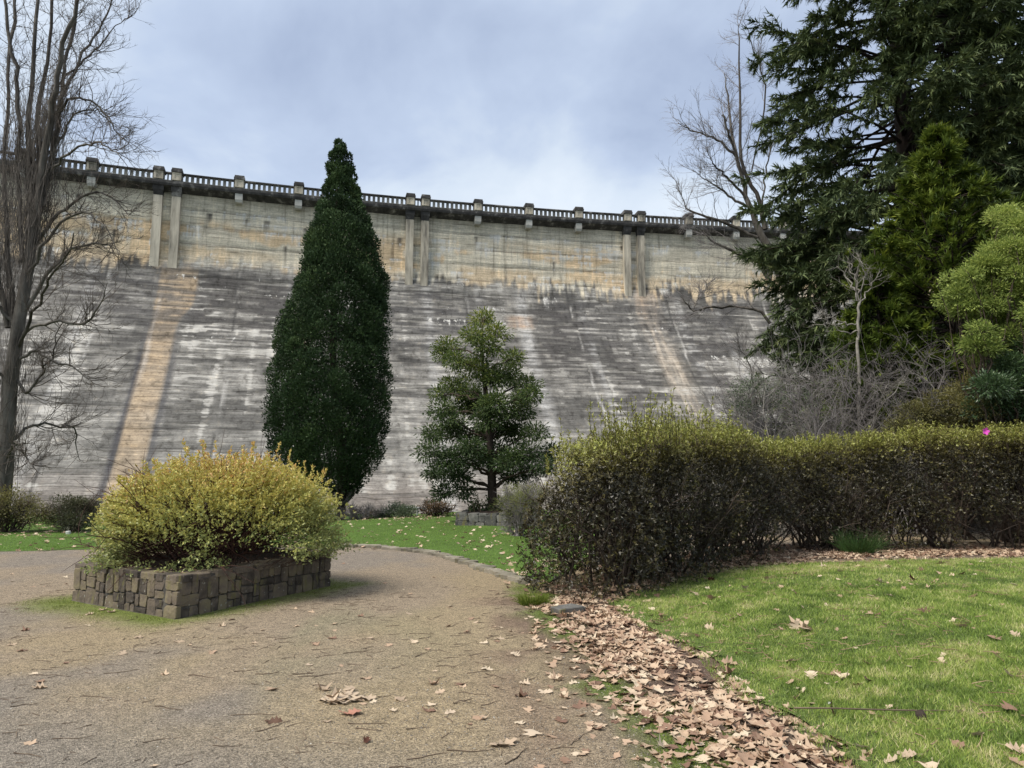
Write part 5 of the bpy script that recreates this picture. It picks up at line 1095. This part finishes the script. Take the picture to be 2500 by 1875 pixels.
GP = ('tan oak leaf lying loose on the gravel path', 'loose leaves on the gravel path')
on_path = [(1232, 1818, .17), (1300, 1793, .13), (1270, 1700, .10), (1125, 1672, .11), (1190, 1635, .1), (1060, 1670, .1), (980, 1710, .1), (1045, 1735, .1), (1050, 1722, .08), (960, 1735, .07), (665, 1684, .12), (790, 1685, .13), (895, 1658, .09), (1010, 1570, .09), (1180, 1570, .1), (810, 1560, .1), (1340, 1620, .1), (1360, 1610, .1), (1280, 1670, .09), (1075, 1690, .08), (755, 1625, .08), (665, 1762, .11), (800, 1762, .07), (300, 1597, .1), (435, 1568, .11), (520, 1595, .09), (95, 1680, .11), (100, 1665, .09), (540, 1530, .09), (340, 1558, .09), (640, 1540, .08), (565, 1515, .08), (770, 1575, .09), (620, 1572, .08), (725, 1530, .08), (1000, 1500, .08), (880, 1505, .08), (650, 1440, .08), (250, 1490, .1), (220, 1500, .09), (270, 1495, .11), (60, 1540, .09), (860, 1420, .09), (1060, 1410, .08), (940, 1425, .08), (1260, 1600, .1), (1220, 1560, .1), (1315, 1580, .09), (1360, 1570, .11), (1180, 1755, .08), (1290, 1735, .09), (55, 1590, .09), (400, 1648, .07), (30, 1575, .08), (1150, 1512, .09), (1100, 1480, .08), (1330, 1690, .12), (1370, 1760, .11), (1100, 1740, .08), (905, 1560, .07)]
for px, py, s_ in on_path:
    zn_ = ('beside the leaf pile edge', 'pe') if px > 1180 else ('around the flat leaf cluster', 'pc') if 640 < px and py > 1630 else ('between planter and hedge', 'pm') if px > 600 else ('at the left below the planter', 'pl')
    g = G(px, py); put_leaf(*g, 0, s_ * 1.15, 'tan oak leaf lying loose on the gravel ' + zn_[0], 'loose leaves on the gravel ' + zn_[0], tilt=.10, m=leaf_one if rl.random() < .5 else leaf_pale)
for k in range(16):
    g = G(846 + rl.gauss(0, 42), 1708 + rl.gauss(0, 9)); put_leaf(*g, .004 * (k % 4) + .003, rl.uniform(.11, .16), 'pale tan oak leaf in the flat cluster in the middle of the path', 'leaf cluster on the path', m=leaf_pale, tilt=.08)
put_leaf(*G(852, 1744), .006, .17, 'reddish pink oak leaf just below the leaf cluster on the path', None, i=2, m=leaf_red, tilt=.06, az=3.3)
put_leaf(*G(895, 1812), .01, .07, 'small black curled leaf on the gravel at the front of the path', None, i=7, m=leaf_dark, tilt=.3)
for k in range(5):
    g = G(1948 + rl.gauss(0, 14), 1562 + rl.gauss(0, 8)); put_leaf(*g, .03, rl.uniform(.12, .17), 'pale curled oak leaf in the small heap alone on the near lawn', 'leaf heap on the lawn', i=5 + k % 3, m=leaf_pale, tilt=.5)
put_leaf(*G(2462, 1745, .1), .03, .13, 'pinkish tan star shaped leaf on the lawn at the right edge', None, i=1, m=leaf_one, tilt=.2)
put_leaf(*G(2030, 1735, .05), .05, .13, 'dark maroon curled leaf sticking up from the leaf pile edge', None, i=6, m=leaf_dark, tilt=.7)
GL = ('dry tan oak leaf scattered on the near lawn grass', 'leaves scattered on the near lawn')
for px, py in [(2210, 1815), (2175, 1825), (2275, 1850), (2100, 1795), (1945, 1682), (1782, 1600), (1927, 1603), (2040, 1640), (1778, 1622), (1600, 1505), (1735, 1465), (1790, 1508), (1640, 1450), (2050, 1410), (2090, 1395), (2170, 1400), (2250, 1410), (2350, 1420), (2440, 1400), (2480, 1450), (1870, 1420), (1940, 1415), (2010, 1385), (1700, 1450), (2300, 1390), (2400, 1385), (2150, 1440), (2380, 1480), (2120, 1660), (1980, 1640), (2060, 1650), (2350, 1560), (2480, 1580), (2430, 1590), (2300, 1640), (2130, 1480), (1730, 1520), (1820, 1450), (1750, 1580), (2260, 1520), (2470, 1680), (2390, 1790), (2490, 1830)]:
    g = G(px, py, .1); put_leaf(*g, .022, rl.uniform(.10, .15), *GL, tilt=.4, m=leaf_one if rl.random() < .6 else leaf_pale)
put_leaf(*G(1738, 1410, .1), .03, .13, 'dark red brown upright leaf on the lawn near the hedge', None, i=6, m=leaf_dark, tilt=.8)
put_leaf(*G(2225, 1465 - 40, .15), .03, .16, 'large dark curled leaf on the lawn at right below the hedge', None, i=7, m=leaf_dark, tilt=.6)
# leaf pile: position candidates through the gutter and the strip below the hedge
def pile(n, seed):
    rg = np.random.default_rng(seed); x = rg.uniform(.2, 13, n * 14); y = rg.uniform(3, 15.2, n * 14)
    d = pdist(GUT_C, x, y); ins = inside(PILE_POLY, x, y); wd = np.interp(y, [3, 4, 6, 8.5, 10, 12, 14], [.40, .40, .40, .40, .44, .42, .46])
    pr = np.exp(-(d / wd) ** 2) * 1.0 + .10 * np.exp(-(d / .9) ** 2) * ~inside(LAWN_POLY, x, y); pr *= np.where(inside(LAWN_POLY, x, y), smooth(.35, 0, pdist(LAWN_EDGE, x, y)), 1)
    pr *= .3 + 1.1 * smooth(.32, .58, fbm(x * 1.6, y * 1.6, seed)) ; k = rg.random(len(x)) < pr; x, y = x[k][:n], y[k][:n]; return x, y, rg.random(len(x)) * .035 * np.exp(-(d[k][:len(x)] / .42) ** 2), rg
x, y, dz, rg2 = pile(6800, 5)
o_ = np.argsort(np.hypot(x, y)); x, y, dz = x[o_], y[o_], dz[o_]
for i in range(150):
    put_leaf(x[i], y[i], dz[i] + .006, rl.uniform(.09, .15), 'dry lobed oak leaf in the leaf pile along the path gutter', 'leaves piled in the path gutter', tilt=.26, m=leaf_one if rl.random() < .7 else leaf_pale)
def litter(name, x, y, dz, smin, smax, tilt, rg, flat_=False, tc=.55):
    n = len(x); Vs, Fs, Ts = [], [], []; off_ = 0; which = rg.integers(0, 4 if flat_ else 8, n)
    for s in range(8):
        k = np.where(which == s)[0]
        if not len(k): continue
        V0, f0 = SH2[s]; m = len(k); sz = rg.uniform(smin, smax, m); a = rg.uniform(0, 2 * np.pi, m); tx, ty = rg.normal(scale=tilt, size=(2, m))
        P = V0[None] * sz[:, None, None]; X, Y_, Z = P[..., 0], P[..., 1], P[..., 2]
        Y_, Z = Y_ * np.cos(tx)[:, None] - Z * np.sin(tx)[:, None], Y_ * np.sin(tx)[:, None] + Z * np.cos(tx)[:, None]
        X, Z = X * np.cos(ty)[:, None] + Z * np.sin(ty)[:, None], -X * np.sin(ty)[:, None] + Z * np.cos(ty)[:, None]
        X, Y_ = X * np.cos(a)[:, None] - Y_ * np.sin(a)[:, None], X * np.sin(a)[:, None] + Y_ * np.cos(a)[:, None]
        Vs.append(np.stack([X + x[k][:, None], Y_ + y[k][:, None], Z + (hz(x[k], y[k]) + .004 + dz[k])[:, None]], -1).reshape(-1, 3))
        Fs.append((np.arange(m)[:, None, None] * len(V0) + f0[None]).reshape(-1, 4) + off_); off_ += m * len(V0); Ts.append(np.repeat(np.clip(rg.normal(tc, .26, m), 0, 1), len(f0)))
    o = build(name, np.concatenate(Vs), np.concatenate(Fs), leaf_many, tint=np.concatenate(Ts), smooth_=True); o['kind'] = 'stuff'; return o
litter('leaf_pile', x[150:], y[150:], dz[150:], .065, .13, .2, rg2)
ii_ = rng.integers(0, len(HC), 2600); hx_ = HC[ii_] + rng.normal(scale=.55, size=(2600, 2)); k = ~inside(LAWN_POLY, hx_[:, 0], hx_[:, 1]) & (rng.random(2600) < .75)
litter('hedge_litter', hx_[k, 0], hx_[k, 1], .02 * rng.random(k.sum()), .08, .15, .25, rng, False, .35)
# thin scatter on the path edge, under the planter and far lawn flecks
x, y = cand(9000, -8, 1.8, 3, 14.5); d = pdist(GUT_C, x, y); k = (rng.random(len(x)) < .25 * np.exp(-(d / 1.0) ** 2) + .012) & ~inside(PLQ, x, y) & (pdist(PLQ, x, y, True) > .12); x, y = x[k], y[k]; litter('leaf_scatter', x, y, np.zeros(len(x)), .04, .10, .12, rng, True, .6)
x, y = cand(5200, -14, 3.5, 11, 27); k = inside(poly, x, y) & (rng.random(len(x)) < .25 + .9 * smooth(.5, .62, fbm(x * .5, y * .5, 71)) ) ; x, y = x[k], y[k]; litter('lawn_leaf_flecks', x, y, np.full(len(x), .04), .07, .15, .3, rng, False, .78)
x, y = cand(500, -14, .5, 9.5, 15.5); k = pdist(BE, x, y) < .22; litter('edge_leaves', x[k], y[k], np.full(k.sum(), .02), .08, .15, .25, rng, False, .7)
k = 260; a_ = rng.random((k, 2)); xy = PLQ[0] + a_[:, :1] * (PLQ[1] - PLQ[0]) + a_[:, 1:] * (PLQ[3] - PLQ[0]); o = litter('planter_litter', xy[:, 0], xy[:, 1], np.full(k, .46), .03, .06, .2, rng, True, .25)
# ---- twigs
twig_mat = noise_mat('twig_brown', [(.3, (.07, .05, .036)), (.7, (.19, .14, .10))], 6, bump=0)
GT = ('thin brown fallen twig on the gravel path', 'twigs fallen on the gravel path')
def twig(px, py, L, az, label=None, group=None, r=.004, z=None, wob=.24):
    g = G(px, py, .0 if z is None else z); rg = np.random.default_rng(int(px * 7 + py)); zz_ = float(hz(*g)) + r + (0 if z is None else .03)
    d0 = np.array([math.cos(az), math.sin(az), 0]); P = grow(np.array([[*g, zz_]]) - d0 * L / 2, d0[None], [L], 7, rg, wob, (0, 0, 0)); P[..., 2] = zz_ + np.abs(rg.normal(scale=.003, size=7))
    V, q = tubes(P, taper(1, 7, r, r * .45), 5); return tag(build('twig', V, q, twig_mat, None, origin=(*g, zz_)), label or GT[0], 'twig', group if label else GT[1])
for px, py, L, az in [(890, 1590, .45, .1), (1035, 1598, .3, .9), (780, 1652, .5, .05), (740, 1648, .45, .0), (800, 1672, .5, .2), (900, 1603, .25, -.4), (680, 1780, .35, .35), (755, 1800, .25, -.7), (905, 1776, .3, .2), (900, 1765, .3, .5), (1045, 1560, .3, 0), (1130, 1712, .25, .5), (1020, 1775, .3, .9), (1110, 1755, .35, -.3), (1085, 1795, .2, 1.), (1290, 1790, .4, 1.1), (1150, 1835, .5, .05), (1050, 1850, .35, .0), (1000, 1870, .5, .15), (830, 1815, .3, -.2), (620, 1745, .5, .1), (1280, 1850, .4, .8), (600, 1640, .4, .4), (650, 1650, .35, -.2), (500, 1650, .4, .15), (430, 1720, .35, .2), (250, 1700, .4, .1), (300, 1640, .35, .6), (130, 1650, .4, .1), (60, 1720, .35, .3), (180, 1800, .35, .2), (390, 1800, .3, .9), (350, 1590, .35, .1), (700, 1560, .3, .2), (560, 1560, .3, .1), (960, 1530, .25, .2), (720, 1480, .3, .0), (880, 1450, .25, .3), (990, 1460, .25, .1), (1180, 1640, .35, .3), (1220, 1650, .3, -.6), (1310, 1660, .4, .5), (1200, 1720, .35, .1), (1160, 1690, .3, .0), (1380, 1830, .4, .3), (1420, 1800, .4, 1.2), (940, 1700, .2, .8), (560, 1820, .4, .15), (480, 1860, .35, .4), (80, 1840, .3, .2)]: twig(px, py, L * .62 * (.6 + .8 * rl.random()), az + rl.gauss(0, .25), r=.0028 + .0016 * rl.random())
twig(2250, 1722, 1.6, -.05, 'long thin pale stick lying across the near lawn at right', None, .006, .12, .06)
x, y = cand(5000, -8, 1.6, 2.8, 10.5); k = ~inside(PLQ, x, y) & (pdist(PLQ, x, y, True) > .1) & (rng.random(len(x)) < .05 + .35 * smooth(.4, .65, fbm(x, y, 77))) & ~inside(LAWN_POLY, x, y); x, y = x[k], y[k]; n = len(x); a = rng.normal(.15, 1.0, n)
P = grow(np.column_stack([x, y, h0(x, y) + .004]), np.column_stack([np.cos(a), np.sin(a), 0 * a]), rng.uniform(.02, .13, n) ** 1.0 * (1 + .5 * (y > 6)), 5, rng, .14, (0, 0, 0)); P[..., 2] = h0(P[..., 0], P[..., 1]) + .004 + .004 * rng.random((n, 5))
V, q = tubes(P, taper(n, 5, .0026 * (1 + .06 * y), .001), 3); tag(build('twig_litter', V, q, twig_mat), kind='stuff')
x, y = cand(9000, 1.0, 11, 3.4, 13); k = inside(LAWN_POLY, x, y) & (x < .75 * y) & (rng.random(len(x)) < .45 * smooth(.4, .6, fbm(x * 1.5, y * 1.5, 79))); x, y = x[k], y[k]; n = len(x); a = rng.uniform(0, 6.28, n)
P = grow(np.column_stack([x, y, hz(x, y) + .03]), np.column_stack([np.cos(a), np.sin(a), .1 + 0 * a]), rng.uniform(.04, .16, n), 4, rng, .15, (0, 0, -.03)); V, q = tubes(P, taper(n, 4, .0035, .002), 3)
tag(build('dry_frond_litter', V, q, noise_mat('dry_frond', [(.3, (.16, .10, .06)), (.7, (.38, .28, .18))], 6, bump=0)), kind='stuff')
x, y = cand(900, 1.0, 11, 3.4, 13); k = inside(LAWN_POLY, x, y) & (x < .75 * y) & (rng.random(len(x)) < .5); x, y = x[k], y[k]; litter('lawn_leaf_scatter', x, y, np.full(len(x), .02), .04, .10, .35, rng, False, .5)
# dark seed ball and pale flower head on the lawn
def ball(name, px, py, r, m, label, cat):
    g = G(px, py, .13); z = float(hz(*g)) + r * .8; o = thing(name, (*g, z - r), label, cat); k = 10; th_, ph = np.meshgrid(np.linspace(.05, math.pi - .05, 8), np.linspace(0, 2 * np.pi, k, False), indexing='ij')
    rr_ = r * (1 + .12 * np.random.default_rng(4).normal(size=th_.shape)); V = np.stack([g[0] + rr_ * np.sin(th_) * np.cos(ph), g[1] + rr_ * np.sin(th_) * np.sin(ph), z + rr_ * np.cos(th_)], -1); i = np.arange(8 * k).reshape(8, k)
    build('husk', V, [np.stack([i[:-1], i[1:], np.roll(i[1:], -1, 1), np.roll(i[:-1], -1, 1)], -1).reshape(-1, 4), np.array([i[0], i[-1][::-1]])], m, o, smooth_=True); return o
ball('seed_ball', 2248, 1726, .034, bark_dark, 'dark round seed ball on the lawn touching the long stick', 'seed ball')
ball('pale_seed_head', 2024, 1683, .012, steel, 'tiny whitish seed head on the near lawn', 'seed head')
